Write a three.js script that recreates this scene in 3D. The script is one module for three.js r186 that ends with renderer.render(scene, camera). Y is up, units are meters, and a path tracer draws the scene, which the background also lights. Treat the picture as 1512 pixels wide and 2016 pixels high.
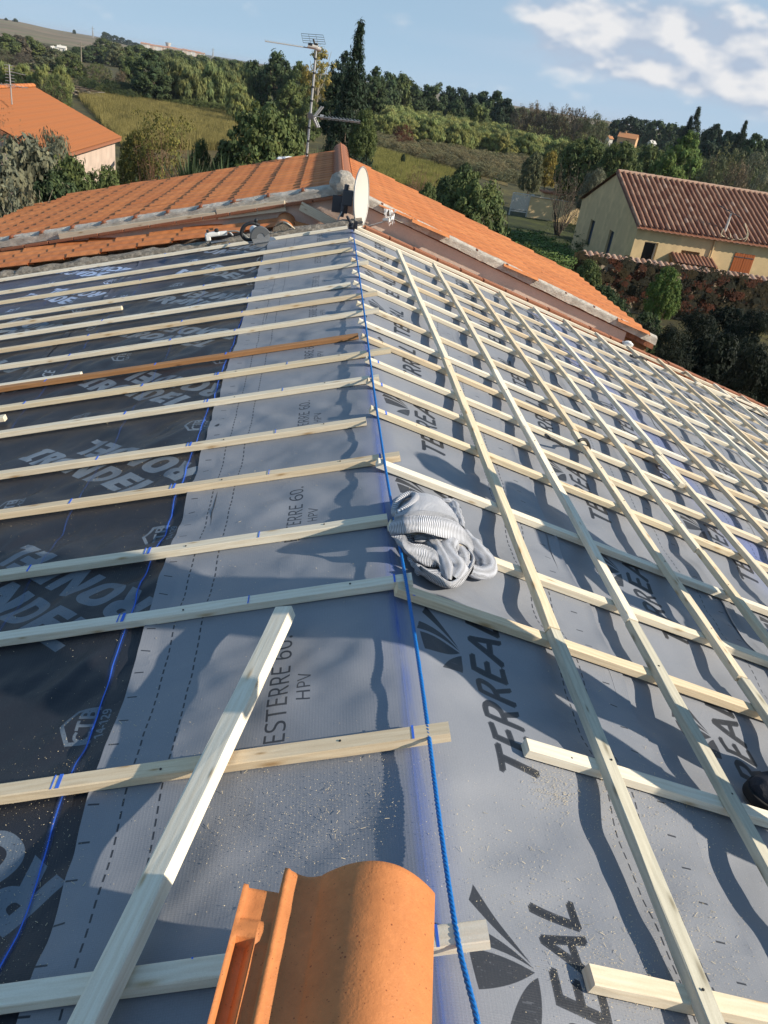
import * as THREE from 'three';
import { RoundedBoxGeometry } from 'three/addons/geometries/RoundedBoxGeometry.js';
import { mergeGeometries } from 'three/addons/utils/BufferGeometryUtils.js';
import { MarchingCubes } from 'three/addons/objects/MarchingCubes.js';

// ------------------------------------------------------------------ camera, sun, sky, exposure
const RIDGE = 5.2, PITCH = THREE.MathUtils.degToRad(16);           // ridge height above the ground, roof pitch
const V3 = (x, y, z) => new THREE.Vector3(x, y, z), rad = THREE.MathUtils.degToRad;
const scene = new THREE.Scene();
const renderer = new THREE.WebGLRenderer({ antialias: true });
renderer.toneMapping = THREE.LinearToneMapping;
renderer.toneMappingExposure = 1.2;
renderer.shadowMap.enabled = true;
renderer.shadowMap.type = THREE.PCFSoftShadowMap;
const EYE = V3(-0.319, RIDGE + 1.25, 0), FOCAL = 1530, PW = 1512, PH = 2016;
const camera = new THREE.PerspectiveCamera(2 * Math.atan(PH / 2 / FOCAL) * 180 / Math.PI, PW / PH, 0.05, 6000);
const roll = rad(9.4), tilt = rad(28.6), yaw = rad(7.75);
const FWD = V3(Math.sin(yaw) * Math.cos(tilt), -Math.sin(tilt), -Math.cos(yaw) * Math.cos(tilt));
const right0 = V3(Math.cos(yaw), 0, Math.sin(yaw)), up0 = right0.clone().cross(FWD);
const RGT = right0.clone().multiplyScalar(Math.cos(roll)).addScaledVector(up0, Math.sin(roll));
const UPV = up0.clone().multiplyScalar(Math.cos(roll)).addScaledVector(right0, -Math.sin(roll));
camera.position.copy(EYE);
camera.quaternion.setFromRotationMatrix(new THREE.Matrix4().makeBasis(RGT, UPV, FWD.clone().negate()));
scene.add(camera);

const sunAz = rad(110), sunEl = rad(29.9);
const SUN = V3(Math.sin(sunAz) * Math.cos(sunEl), Math.sin(sunEl), -Math.cos(sunAz) * Math.cos(sunEl));
const sun = new THREE.DirectionalLight(new THREE.Color(1.0, 0.90, 0.75), 4.9);
sun.name = 'sun';
sun.position.copy(SUN).multiplyScalar(60).add(V3(0, RIDGE, -8));
sun.target.position.set(0, RIDGE, -8);
sun.castShadow = true;
Object.assign(sun.shadow.camera, { left: -40, right: 40, top: 40, bottom: -40, near: 1, far: 160 });
sun.shadow.mapSize.set(4096, 4096);
scene.add(sun, sun.target);
scene.fog = new THREE.FogExp2(new THREE.Color(0.62, 0.70, 0.80), 0.00014);

// ------------------------------------------------------------------ noise
let SEED = 1;
function rng(seed) { let s = seed >>> 0 || 1; return () => { s |= 0; s = s + 0x6D2B79F5 | 0; let t = Math.imul(s ^ s >>> 15, 1 | s); t = t + Math.imul(t ^ t >>> 7, 61 | t) ^ t; return ((t ^ t >>> 14) >>> 0) / 4294967296; }; }
const R0 = rng(7);
const PERM = new Uint8Array(512); { const p = [...Array(256).keys()]; for (let i = 255; i > 0; i--) { const j = Math.floor(R0() * (i + 1)); [p[i], p[j]] = [p[j], p[i]]; } for (let i = 0; i < 512; i++) PERM[i] = p[i & 255]; }
const fade = t => t * t * t * (t * (t * 6 - 15) + 10), lerp = (a, b, t) => a + (b - a) * t;
function vn(x, y, z = 0) {                                            // value noise, -1..1
  const X = Math.floor(x), Y = Math.floor(y), Z = Math.floor(z), u = fade(x - X), v = fade(y - Y), w = fade(z - Z);
  const h = (i, j, k) => PERM[PERM[PERM[(X + i) & 255] + ((Y + j) & 255)] + ((Z + k) & 255)] / 127.5 - 1;
  const a = lerp(lerp(h(0, 0, 0), h(1, 0, 0), u), lerp(h(0, 1, 0), h(1, 1, 0), u), v);
  if (w === 0) return a;
  return lerp(a, lerp(lerp(h(0, 0, 1), h(1, 0, 1), u), lerp(h(0, 1, 1), h(1, 1, 1), u), v), w);
}
function fbm(x, y, z = 0, o = 4) { let s = 0, a = 0.5, n = 0; for (let i = 0; i < o; i++) { s += a * vn(x, y, z); n += a; a *= 0.5; x = x * 2.03 + 17.1; y = y * 2.03 + 9.7; z *= 2.03; } return s / n; }
const sstep = (a, b, x) => { const t = Math.min(1, Math.max(0, (x - a) / (b - a))); return t * t * (3 - 2 * t); };
const clamp = (x, a, b) => Math.min(b, Math.max(a, x));

// ------------------------------------------------------------------ sky (air and clouds)
{
  const W = 4096, H = 2048, d = new Float32Array(W * H * 4);
  for (let j = 0; j < H; j++) {
    const el = ((j + 0.5) / H - 0.5) * Math.PI, e = Math.max(el, 0);
    const t = Math.pow(Math.sin(e), 0.62);
    const r = lerp(0.37, 0.090, t), g = lerp(0.52, 0.19, t), b = lerp(0.66, 0.345, t);
    for (let i = 0; i < W; i++) {
      const k = (j * W + i) * 4;
      let cr = r, cg = g, cb = b;
      if (el > -0.03 && el < 0.9) {
        const ph = ((i + 0.5) / W - 0.5) * Math.PI * 2;             // atan2(z, x)
        const dx = Math.cos(ph), dz = Math.sin(ph);
        let az = Math.atan2(dx, -dz);                               // 0 = along the ridge, + to the right
        // cumulus banks stand mostly to the right; thin veils elsewhere
        const bank = 0.30 * sstep(0.04, 0.42, az) * sstep(3.0, 1.8, az) + 0.08 * sstep(-0.9, -2.4, az);
        const inv = 1 / (el + 0.14), px = dx * inv * 0.55, pz = dz * inv * 0.55;
        const nb = fbm(px * 2.1 + 4.3, pz * 2.1 + 1.7, 0.5, 6);
        const nf = fbm(az * 12.0 + 3.1, el * 27.0 + 7.7, 2.5, 6);
        const heap = sstep(0.13, 0.24, az) * sstep(2.8, 1.8, az) * Math.exp(-Math.pow((el - 0.080 - 0.010 * vn(az * 3, 2)) / 0.044, 2)), band = sstep(0.12, 0.34, az) * sstep(2.8, 1.8, az) * Math.exp(-Math.pow((el - 0.047) / 0.014, 2));
        const fine = fbm(az * 46 + 7.1, el * 95 + 3.3, 6.5, 5), n = 0.2 * nb + 0.75 * nf + 0.13 * fine;
        const cov = n + 0.80 * heap + 0.62 * band + bank * 0.35 - 0.34 - 0.9 * Math.max(0, el - 0.28);
        const c = sstep(-0.06, 0.42, cov);
        const veil = 0.5 * sstep(0.05, 0.3, az) * sstep(2.8, 1.8, az) * sstep(0.16, 0.03, el) * (0.7 + 0.5 * fbm(az * 6, el * 60, 8.8, 4)) + 0.35 * sstep(-0.25, 0.55, fbm(az * 2.4 + 11, el * 26 - az * 1.6, 4.4, 4) + bank * 0.8) * sstep(0.5, 0.05, el);
        const lift = fbm(az * 12.0 + 3.1 + 0.22, el * 27.0 + 7.7 + 0.42, 2.5, 6);
        const lit = clamp(0.30 + 0.22 * fine + (nf - lift) * 1.9 + 0.42 * sstep(0.12, 0.55, cov), 0.12, 1.0);
        const wr = lerp(0.33, 0.74, lit), wg = lerp(0.41, 0.73, lit), wb = lerp(0.54, 0.73, lit);
        cr = lerp(cr, 0.43, veil); cg = lerp(cg, 0.52, veil); cb = lerp(cb, 0.64, veil);
        cr = lerp(cr, wr, c * 0.9); cg = lerp(cg, wg, c * 0.9); cb = lerp(cb, wb, c * 0.9);
      }
      d[k] = cr; d[k + 1] = cg; d[k + 2] = cb; d[k + 3] = 1;
    }
  }
  const t = new THREE.DataTexture(d, W, H, THREE.RGBAFormat, THREE.FloatType);
  t.mapping = THREE.EquirectangularReflectionMapping; t.magFilter = THREE.LinearFilter; t.minFilter = THREE.LinearFilter; t.needsUpdate = true;
  t.name = 'sky';
  scene.background = t; scene.environment = t;
  scene.backgroundIntensity = 1; scene.environmentIntensity = 1;
}

// ------------------------------------------------------------------ where things stand
function ray(px, py) { return FWD.clone().addScaledVector(RGT, (px - PW / 2) / FOCAL).addScaledVector(UPV, -(py - PH / 2) / FOCAL).normalize(); }
const along = (d, t) => EYE.clone().addScaledVector(d, t);
const onY = (px, py, y) => { const d = ray(px, py); return along(d, (y - EYE.y) / d.y); };
const onZ = (px, py, z) => { const d = ray(px, py); return along(d, (-z - EYE.z) / d.z); };
const onX = (px, py, x) => { const d = ray(px, py); return along(d, (x - EYE.x) / d.x); };
const atDist = (px, py, D) => { const d = ray(px, py); return along(d, D / Math.hypot(d.x, d.z)); };
const onPlane = (px, py, n, p) => { const d = ray(px, py); return along(d, p.clone().sub(EYE).dot(n) / d.dot(n)); };
const CA = Math.cos(PITCH), SA = Math.sin(PITCH);
const NRM = s => V3(s * SA, CA, 0);
// a point of the roof: s = +1 right slope, -1 left; u metres down the slope from the ridge (u < 0 goes past the ridge on the same plane), z metres ahead
const roofPt = (s, u, z, off = 0) => V3(s * (u * CA + off * SA), RIDGE - u * SA + off * CA, -z);
const onRoof = (px, py, s, off = 0) => onPlane(px, py, NRM(s), roofPt(s, 0, 0, off));

// ------------------------------------------------------------------ objects
const used = new Map();
function numbered(name) { const n = used.get(name) || 0; used.set(name, n + 1); return n ? `${name}_${String(n).padStart(3, '0')}` : name; }
function tag(o, label, category, group, kind) { if (label) o.userData.label = label; if (category) o.userData.category = category; if (group) o.userData.group = group; if (kind) o.userData.kind = kind; return o; }
function thing(name, label, category, pos = [0, 0, 0], group) { const o = new THREE.Group(); o.name = numbered(name); o.position.set(...(pos.isVector3 ? pos.toArray() : pos)); scene.add(o); return tag(o, label, category, group); }
function mesh(name, geo, mat, parent, label) { const m = new THREE.Mesh(geo, mat); m.castShadow = m.receiveShadow = true; m.name = parent ? name : numbered(name); (parent || scene).add(m); if (label) m.userData.label = label; return m; }
function struct(name, geo, mat) { const m = mesh(name, geo, mat); m.userData.kind = 'structure'; return m; }
const NUM = ['zeroth', 'first', 'second', 'third', 'fourth', 'fifth', 'sixth', 'seventh', 'eighth', 'ninth', 'tenth', 'eleventh', 'twelfth', 'thirteenth', 'fourteenth', 'fifteenth', 'sixteenth', 'seventeenth', 'eighteenth', 'nineteenth', 'twentieth'];
const ord = n => NUM[n];

// ------------------------------------------------------------------ geometry helpers
function grid(nu, nv, f, closeU = false) {                           // f(i/nu, j/nv) -> {p, uv, c}
  const pos = [], uv = [], col = [], idx = []; let hasC = false;
  for (let j = 0; j <= nv; j++) for (let i = 0; i <= nu; i++) { const q = f(i / nu, j / nv, i, j); pos.push(q.p.x, q.p.y, q.p.z); const t = q.uv || [i / nu, j / nv]; uv.push(t[0], t[1]); if (q.c) { hasC = true; col.push(...q.c); } }
  for (let j = 0; j < nv; j++) for (let i = 0; i < nu; i++) { const a = j * (nu + 1) + i, b = a + 1, c = a + nu + 1, d = c + 1; idx.push(a, b, c, b, d, c); }
  const g = new THREE.BufferGeometry();
  g.setAttribute('position', new THREE.Float32BufferAttribute(pos, 3)); g.setAttribute('uv', new THREE.Float32BufferAttribute(uv, 2));
  if (hasC) g.setAttribute('color', new THREE.Float32BufferAttribute(col, 3));
  g.setIndex(idx); g.computeVertexNormals(); return g;
}
function tris(pos, uv, col) { const g = new THREE.BufferGeometry(); g.setAttribute('position', new THREE.Float32BufferAttribute(pos, 3)); if (uv) g.setAttribute('uv', new THREE.Float32BufferAttribute(uv, 2)); if (col) g.setAttribute('color', new THREE.Float32BufferAttribute(col, 3)); g.computeVertexNormals(); return g; }
function slab(pts, off, uvs = 1) {                                    // convex polygon in space, thickened by off
  const n = pts.length, P = [], UV = [], c = pts[0];
  const e1 = pts[1].clone().sub(c).normalize(), nn = e1.clone().cross(pts[2].clone().sub(c)).normalize(), e2 = nn.clone().cross(e1);
  const u = p => [p.clone().sub(c).dot(e1) * uvs, p.clone().sub(c).dot(e2) * uvs];
  const tri = (a, b, d, ua, ub, ud) => { P.push(...a.toArray(), ...b.toArray(), ...d.toArray()); UV.push(...ua, ...ub, ...ud); };
  const B = pts.map(p => p.clone().add(off));
  for (let i = 1; i < n - 1; i++) { tri(pts[0], pts[i], pts[i + 1], u(pts[0]), u(pts[i]), u(pts[i + 1])); tri(B[0], B[i + 1], B[i], u(pts[0]), u(pts[i + 1]), u(pts[i])); }
  for (let i = 0; i < n; i++) { const j = (i + 1) % n, L = pts[i].distanceTo(pts[j]), T = off.length(); tri(pts[i], B[i], pts[j], [0, 0], [0, T], [L, 0]); tri(pts[j], B[i], B[j], [L, 0], [0, T], [L, T]); }
  return tris(P, UV);
}
function frame(m, o, x, y) { const z = x.clone().cross(y).normalize(), yy = z.clone().cross(x).normalize(); m.position.copy(o); m.quaternion.setFromRotationMatrix(new THREE.Matrix4().makeBasis(x.clone().normalize(), yy, z)); return m; }
// a sawn length of timber along +X, chamfered, slightly uneven; uv in metres
function timber(L, w, h, seed, wane = 0.0012) {
  const c = 0.002, n = Math.max(2, Math.ceil(L / 0.12)), r = rng(seed), ph = r() * 50;
  const prof = [[-w / 2 + c, -h / 2], [w / 2 - c, -h / 2], [w / 2, -h / 2 + c], [w / 2, h / 2 - c], [w / 2 - c, h / 2], [-w / 2 + c, h / 2], [-w / 2, h / 2 - c], [-w / 2, -h / 2 + c]];
  const per = [0]; for (let i = 0; i < 8; i++) { const a = prof[i], b = prof[(i + 1) % 8]; per.push(per[i] + Math.hypot(a[0] - b[0], a[1] - b[1])); }
  const P = [], UV = [], u0 = r() * 7, v0 = r();
  const pt = (i, k) => { const x = i / n * L, q = prof[k % 8]; const bow = vn(x * 0.7 + ph, 3.1) * wane * 2; return [x - L / 2, q[1] + vn(x * 6 + ph, k) * wane * 0.6 + bow, q[0] + vn(x * 5 + ph, k + 20) * wane + vn(x * 0.6 + ph, 9) * wane * 2]; };
  for (let i = 0; i < n; i++) for (let k = 0; k < 8; k++) {
    const a = pt(i, k), b = pt(i + 1, k), d = pt(i, k + 1), e = pt(i + 1, k + 1), x0 = i / n * L + u0, x1 = (i + 1) / n * L + u0, y0 = per[k] + v0, y1 = per[k + 1] + v0;
    P.push(...a, ...d, ...b, ...b, ...d, ...e); UV.push(x0, y0, x0, y1, x1, y0, x1, y0, x0, y1, x1, y1);
  }
  for (const [i, s] of [[0, 1], [n, -1]]) for (let k = 1; k < 7; k++) { const a = pt(i, 0), b = pt(i, k), d = pt(i, k + 1); if (s > 0) P.push(...a, ...b, ...d); else P.push(...a, ...d, ...b); for (const q of [a, b, d]) UV.push(u0 + q[2] * 0.25, v0 + q[1]); }
  const g = tris(P, UV); return g;
}
function tube(pts, r, seg = 0, rs = 8, closed = false) { return new THREE.TubeGeometry(new THREE.CatmullRomCurve3(pts, closed), seg || pts.length * 6, r, rs, closed); }
function bar(a, b, r, rs = 6) { return new THREE.TubeGeometry(new THREE.LineCurve3(a, b), 1, r, rs, false); }
function capped(a, b, r, rs = 8, r2 = r) { const L = a.distanceTo(b), g = new THREE.CylinderGeometry(r2, r, L, rs); const m = new THREE.Matrix4(); const q = new THREE.Quaternion().setFromUnitVectors(V3(0, 1, 0), b.clone().sub(a).normalize()); m.compose(a.clone().lerp(b, 0.5), q, V3(1, 1, 1)); return g.applyMatrix4(m); }
function box(w, h, d, x = 0, y = 0, z = 0, r = 0) { const g = r ? new RoundedBoxGeometry(w, h, d, 2, r) : new THREE.BoxGeometry(w, h, d); g.translate(x, y, z); return g; }
const strip = g => { const h = g.index ? g.toNonIndexed() : g; for (const k of Object.keys(h.attributes)) if (!['position', 'normal', 'uv'].includes(k)) h.deleteAttribute(k); if (!h.attributes.uv) h.setAttribute('uv', new THREE.Float32BufferAttribute(new Float32Array(h.attributes.position.count * 2), 2)); return h; };
const merge = list => mergeGeometries(list.map(strip), false);
const ctr = list => { const c = V3(0, 0, 0); list.forEach(p => c.add(p)); return c.divideScalar(list.length); };

// ------------------------------------------------------------------ textures
function canvasTex(w, h, draw, rep = [1, 1], srgb = true) { const c = document.createElement('canvas'); c.width = w; c.height = h; draw(c.getContext('2d'), w, h); const t = new THREE.CanvasTexture(c); if (srgb) t.colorSpace = THREE.SRGBColorSpace; t.wrapS = t.wrapT = THREE.RepeatWrapping; t.repeat.set(...rep); t.anisotropy = 8; return t; }
function pixels(w, h, f) { return (ctx) => { const im = ctx.createImageData(w, h); for (let j = 0; j < h; j++) for (let i = 0; i < w; i++) { const q = f(i, j), k = (j * w + i) * 4; im.data[k] = q[0]; im.data[k + 1] = q[1]; im.data[k + 2] = q[2]; im.data[k + 3] = 255; } ctx.putImageData(im, 0, 0); }; }
// tiling noise: blend across the period
function tn(x, y, p, q, z = 0, o = 4) { const f = (a, b) => fbm(a, b, z, o), u = x / p, v = y / q; return (f(x, y) * (1 - u) + f(x - p, y) * u) * (1 - v) + (f(x, y - q) * (1 - u) + f(x - p, y - q) * u) * v; }
function noiseTex(w, rep, base, amp, sc, o = 4, z = 0, tint = [1, 1, 1]) { return canvasTex(w, w, pixels(w, w, (i, j) => { const n = tn(i / w * sc, j / w * sc, sc, sc, z, o) * amp, g = (R0() - 0.5) * amp * 0.5; return base.map((b, k) => clamp(b + (n * tint[k] + g) * 255, 0, 255)); }), rep); }
function bumpTex(w, rep, sc, o = 4, z = 0, grain = 0.4) { return canvasTex(w, w, pixels(w, w, (i, j) => { const v = clamp(128 + tn(i / w * sc, j / w * sc, sc, sc, z, o) * 110 + (R0() - 0.5) * 110 * grain, 0, 255); return [v, v, v]; }), rep, false); }
const std = (o) => new THREE.MeshStandardMaterial(o);
const lin = (r, g, b) => new THREE.Color().setRGB(r, g, b);

// print on the grey underlay: 1.5 m wide, repeats every 0.87 m
const ROLL = 1.5, PER = 0.87;
function fan(ctx, s) {                                              // four leaf blades fanning out from one point, drawn in metres
  const p = (a) => { ctx.beginPath(); ctx.moveTo(a[0] * s, a[1] * s); for (let i = 2; i < a.length; i += 4) ctx.quadraticCurveTo(a[i] * s, a[i + 1] * s, a[i + 2] * s, a[i + 3] * s); ctx.closePath(); ctx.fill(); };
  p([0, 0, -0.05, -0.065, -0.090, -0.135, -0.095, -0.120, -0.105, -0.100, -0.06, -0.05, 0, 0]);
  p([0.004, 0.008, -0.06, -0.045, -0.120, -0.052, -0.124, -0.035, -0.130, -0.016, -0.06, -0.022, 0.004, 0.008]);
  p([0.004, 0.014, -0.06, -0.010, -0.122, -0.006, -0.120, 0.03, -0.114, 0.062, -0.05, 0.05, 0.004, 0.014]);
  p([0.008, 0.022, -0.03, 0.040, -0.066, 0.110, -0.04, 0.108, -0.006, 0.104, 0.008, 0.07, 0.008, 0.022]);
}
const greyTex = canvasTex(2048, 1188, (ctx, w, h) => {
  const s = w / ROLL;
  pixels(w, h, (i, j) => { const n = tn(i / w * 9, j / h * 5, 9, 5, 1.2, 4) * 7, g = (R0() - 0.5) * 13 + ((i >> 1) % 3 === 0 ? 2.5 : 0) - ((j >> 1) % 3 === 0 ? 2.5 : 0); return [133 + n + g, 136 + n + g, 143 + n + g]; })(ctx);
  const X = u => (u + ROLL / 2) * s, Y = z => h - ((z % PER + PER) % PER) / PER * h, dark = 'rgba(40,43,50,0.88)';
  const writeUp = (txt, u, z, cap, len, font, skew) => { for (const dy of [-h, 0, h]) { ctx.save(); ctx.translate(X(u), Y(z) + dy); ctx.rotate(-Math.PI / 2); ctx.font = font; const m = ctx.measureText(txt).width; ctx.transform(1, 0, skew, 1, 0, 0); ctx.scale(len * s / m, 1); ctx.fillText(txt, 0, 0); ctx.restore(); } };
  ctx.fillStyle = dark; ctx.strokeStyle = dark;
  writeUp('TERREAL', 0.318, 1.205, 0.1, 0.60, `${0.104 * s / 0.72}px sans-serif`, -0.22);
  for (const k of [-0.004, 0.004]) writeUp('TERREAL', 0.318 + k, 1.205 + k, 0.1, 0.60, `${0.104 * s / 0.72}px sans-serif`, -0.22);
  writeUp('ESTERRE 60.', -0.293, 1.285, 0.05, 0.40, `${0.050 * s / 0.72}px sans-serif`, 0);
  writeUp('HPV', -0.238, 1.415, 0.035, 0.105, `${0.034 * s / 0.72}px sans-serif`, 0);
  for (const dy of [-h, 0, h]) { ctx.save(); ctx.translate(X(0.178), Y(1.648) + dy); fan(ctx, s); ctx.restore(); }
  ctx.lineWidth = 0.0042 * s;
  for (const u of [-0.638, -0.558, 0.51, 0.587]) { ctx.setLineDash([0.018 * s, 0.011 * s]); ctx.beginPath(); ctx.moveTo(X(u), 0); ctx.lineTo(X(u), h); ctx.stroke(); }
  ctx.setLineDash([]); ctx.lineWidth = 0.004 * s;
  for (let k = 0; k < 5200; k++) { const q = R0(), a = 1 + R0() * 5; ctx.fillStyle = `rgba(${132 + q * 12 | 0},${135 + q * 12 | 0},${142 + q * 12 | 0},${0.12 + 0.25 * R0()})`; ctx.fillRect(R0() * w, R0() * h, a * (R0() < 0.1 ? 5 : 1), 1 + R0() * 2.5); }
  for (let k = 0; k < 10; k++) for (const u of [-0.715, 0.66]) { ctx.beginPath(); ctx.moveTo(X(u), (k + 0.4) / 10 * h); ctx.lineTo(X(u + 0.024), (k + 0.4) / 10 * h); ctx.stroke(); }
});
// print on the black underlay: pale block letters running aslant, certificate marks
const PERB = 0.93;
const blackTex = canvasTex(2048, 1270, (ctx, w, h) => {
  const s = w / ROLL;
  pixels(w, h, (i, j) => { const n = tn(i / w * 8, j / h * 5, 8, 5, 3.2, 4) * 5, g = (R0() - 0.5) * 10 + (((i + j * 2) >> 1) % 3 === 0 ? 6 : -2); return [40 + n + g, 42 + n + g, 49 + n + g]; })(ctx);
  const pale = 'rgb(104,115,127)'; ctx.fillStyle = pale; ctx.strokeStyle = pale;
  const X = u => (u + 2.18) * s, Y = z => h - ((z % PERB + PERB) % PERB) / PERB * h;
  const put = (u, z, f) => { for (const dy of [-h, 0, h]) for (const dx of [0]) { ctx.save(); ctx.translate(X(u) + dx, Y(z) + dy); f(); ctx.restore(); } };
  const word = (txt, ang, len, cap) => { ctx.rotate(ang); ctx.font = `bold ${cap * s / 0.72}px sans-serif`; const m = ctx.measureText(txt).width; ctx.transform(1, 0, -0.16, 1, 0, 0); ctx.scale(len * s / m, 1); ctx.fillText(txt, 0, 0); ctx.lineWidth = 0.010 * s; ctx.lineJoin = 'miter'; ctx.strokeText(txt, 0, 0); };
  put(-1.62, 3.26, () => word('IRONDEL', rad(41), 0.86, 0.125));
  put(-0.71, 2.86, () => word('RONDEL', rad(41 + 180), 0.78, 0.125));
  const ctb = () => { ctx.rotate(-Math.PI / 2); ctx.lineWidth = 0.011 * s; ctx.beginPath(); ctx.moveTo(-0.055 * s, 0.0); ctx.lineTo(-0.055 * s, -0.06 * s); ctx.lineTo(0, -0.085 * s); ctx.lineTo(0.055 * s, -0.06 * s); ctx.lineTo(0.055 * s, 0); ctx.stroke(); ctx.font = `bold ${0.062 * s}px sans-serif`; ctx.textAlign = 'center'; ctx.fillText('CTB', 0, -0.006 * s); ctx.font = `bold ${0.034 * s}px sans-serif`; ctx.fillText('14-129', 0, 0.028 * s); };
  put(-0.78, 2.39, ctb); put(-1.45, 2.76, ctb);
  put(-1.86, 2.6, () => { ctx.rotate(-Math.PI / 2); ctx.font = `bold ${0.08 * s}px sans-serif`; ctx.fillText('CE', 0, 0); });
  for (let k = 0; k < 6000; k++) { const a = 1 + R0() * 6; ctx.fillStyle = `rgba(46,48,55,${0.15 + 0.3 * R0()})`; ctx.fillRect(R0() * w, R0() * h, a, 1 + R0() * 3); }
  ctx.lineWidth = 0.005 * s;
  for (const u of [-1.98, -2.04, -2.10]) for (let k = 0; k < 4; k++) { ctx.beginPath(); ctx.moveTo(X(u), (k + 0.3) / 8 * h); ctx.lineTo(X(u) - 0.02 * s, (k + 0.6) / 8 * h); ctx.stroke(); }
});
const creaseBump = canvasTex(1024, 1024, pixels(1024, 1024, (i, j) => { const x = i / 1024 * 7, y = j / 1024 * 6, r1 = Math.pow(1 - Math.abs(tn(x, y, 7, 6, 2.7, 3)), 9), r2 = Math.pow(1 - Math.abs(tn(x * 2, y * 2, 14, 12, 6.7, 3)), 12), w = sstep(-0.15, 0.35, tn(x, y, 7, 6, 9.7, 2)), weave = ((i % 5) < 2 ? 3 : -3) + ((j % 5) < 2 ? 3 : -3); const v = clamp(110 + 60 * r1 * w + 40 * r2 * w + 40 * tn(x * 3, y * 3, 21, 18, 4.4, 3) + weave + (R0() - 0.5) * 10, 0, 255); return [v, v, v]; }), [1, 1], false);
const weaveBump = bumpTex(512, [5, 5], 24, 4, 1.1, 0.9);
const fineBump = bumpTex(512, [1, 1], 30, 5, 5.3, 0.8);
function woodTex(seed, base, dark) {
  const r = rng(seed), W = 1024, H = 256, kn = Array.from({ length: 14 }, () => [r() * W, r() * H, 5 + r() * 7]);
  return canvasTex(W, H, pixels(W, H, (i, j) => {
    let bend = 0, kk = 0; for (const [a, b, c] of kn) { const dx = Math.min(Math.abs(i - a), W - Math.abs(i - a)) / 3.2, dy = j - b, q = Math.hypot(dx, dy); bend += 9 * Math.exp(-q * q / (c * c * 3)) * Math.sign(dy || 1); kk += Math.exp(-q * q / (c * c * 0.32)); }
    const y = j + bend + tn(i / W * 5, 1, 5, 9, seed, 2) * 9;
    const ring = Math.sin(y * 0.36 + 3 * tn(i / W * 3, j / H * 4, 3, 4, seed + 2, 3)) * 0.5 + 0.5, fib = tn(i / W * 26, j / H * 70, 26, 70, seed + 5, 2);
    const t = clamp(0.17 * ring + 0.24 * fib + 0.16 * tn(i / W * 4, j / H * 2, 4, 2, seed + 9, 3) + 0.05, 0, 1) * 0.75 + kk * 0.8, g = (r() - 0.5) * 10;
    return base.map((b, k) => clamp(lerp(b, dark[k], Math.min(t, 1)) + g, 0, 255));
  }), [0.8, 4]);
}
const woodMats = [woodTex(11, [238, 226, 202], [182, 152, 112]), woodTex(12, [234, 218, 190], [172, 140, 100]), woodTex(13, [243, 233, 212], [190, 162, 124])].map(map => std({ map, roughness: 0.75, bumpMap: map, bumpScale: 0.0016 }));
for (const [k, c] of [[0, [0.94, 0.89, 0.80]], [1, [0.98, 0.93, 0.86]], [2, [0.88, 0.84, 0.78]]]) { const m = woodMats[k].clone(); m.color.setRGB(...c); woodMats.push(m); }
const woodGrey = std({ map: woodTex(14, [206, 200, 180], [128, 120, 100]), roughness: 0.85 }); woodGrey.bumpMap = woodGrey.map; woodGrey.bumpScale = 0.0015;
const woodOld = std({ map: woodTex(15, [176, 128, 84], [108, 70, 40]), roughness: 0.8 });
const chalkMat = std({ color: lin(0.05, 0.17, 0.72), roughness: 0.9 });
const dustMap = canvasTex(512, 512, pixels(512, 512, (i, j) => { const e = Math.abs(i / 256 - 1), v = clamp(255 * sstep(1.0, 0.1, e) * clamp(0.35 + 0.9 * tn(i / 512 * 5, j / 512 * 14, 5, 14, 8.1, 5) , 0, 1) * (0.55 + 0.9 * R0()), 0, 255); return [v, v, v]; }), [1, 1], false);
const chalkDust = std({ color: lin(0.05, 0.17, 0.66), roughness: 0.95, alphaMap: dustMap, transparent: true, opacity: 0.48 });

// ------------------------------------------------------------------ the roof being re-covered
// counter battens: [z at ridge, u of the ridge end] for either slope (z = metres ahead of the camera)
const LB = [[0.775, -0.085], [1.235, -0.08], [1.83, -0.05], [2.19, 0.0], [2.645, -0.075], [3.03, 0.04], [3.53, -0.04], [3.915, -0.12], [4.25, 0.04], [4.71, -0.10], [5.12, -0.11], [5.475, 0.06], [6.11, -0.09], [6.70, 0.02], [7.14, 0.05], [7.79, 0.05]];
const RB = [[0.765, 0.28], [1.30, 0.285], [1.785, -0.014], [2.145, -0.01], [2.59, -0.03], [3.11, -0.035], [3.46, -0.035], [3.79, -0.03], [4.17, -0.04], [4.46, -0.05], [4.86, -0.05], [5.40, -0.06], [5.75, -0.06], [6.17, -0.06], [6.54, -0.03], [7.03, -0.06], [7.56, 0.0]];
const BW = 0.039, BH = 0.026;
const gapTo = (list, z) => list.reduce((m, q) => Math.min(m, Math.abs(q[0] - z)), 9);
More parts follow.
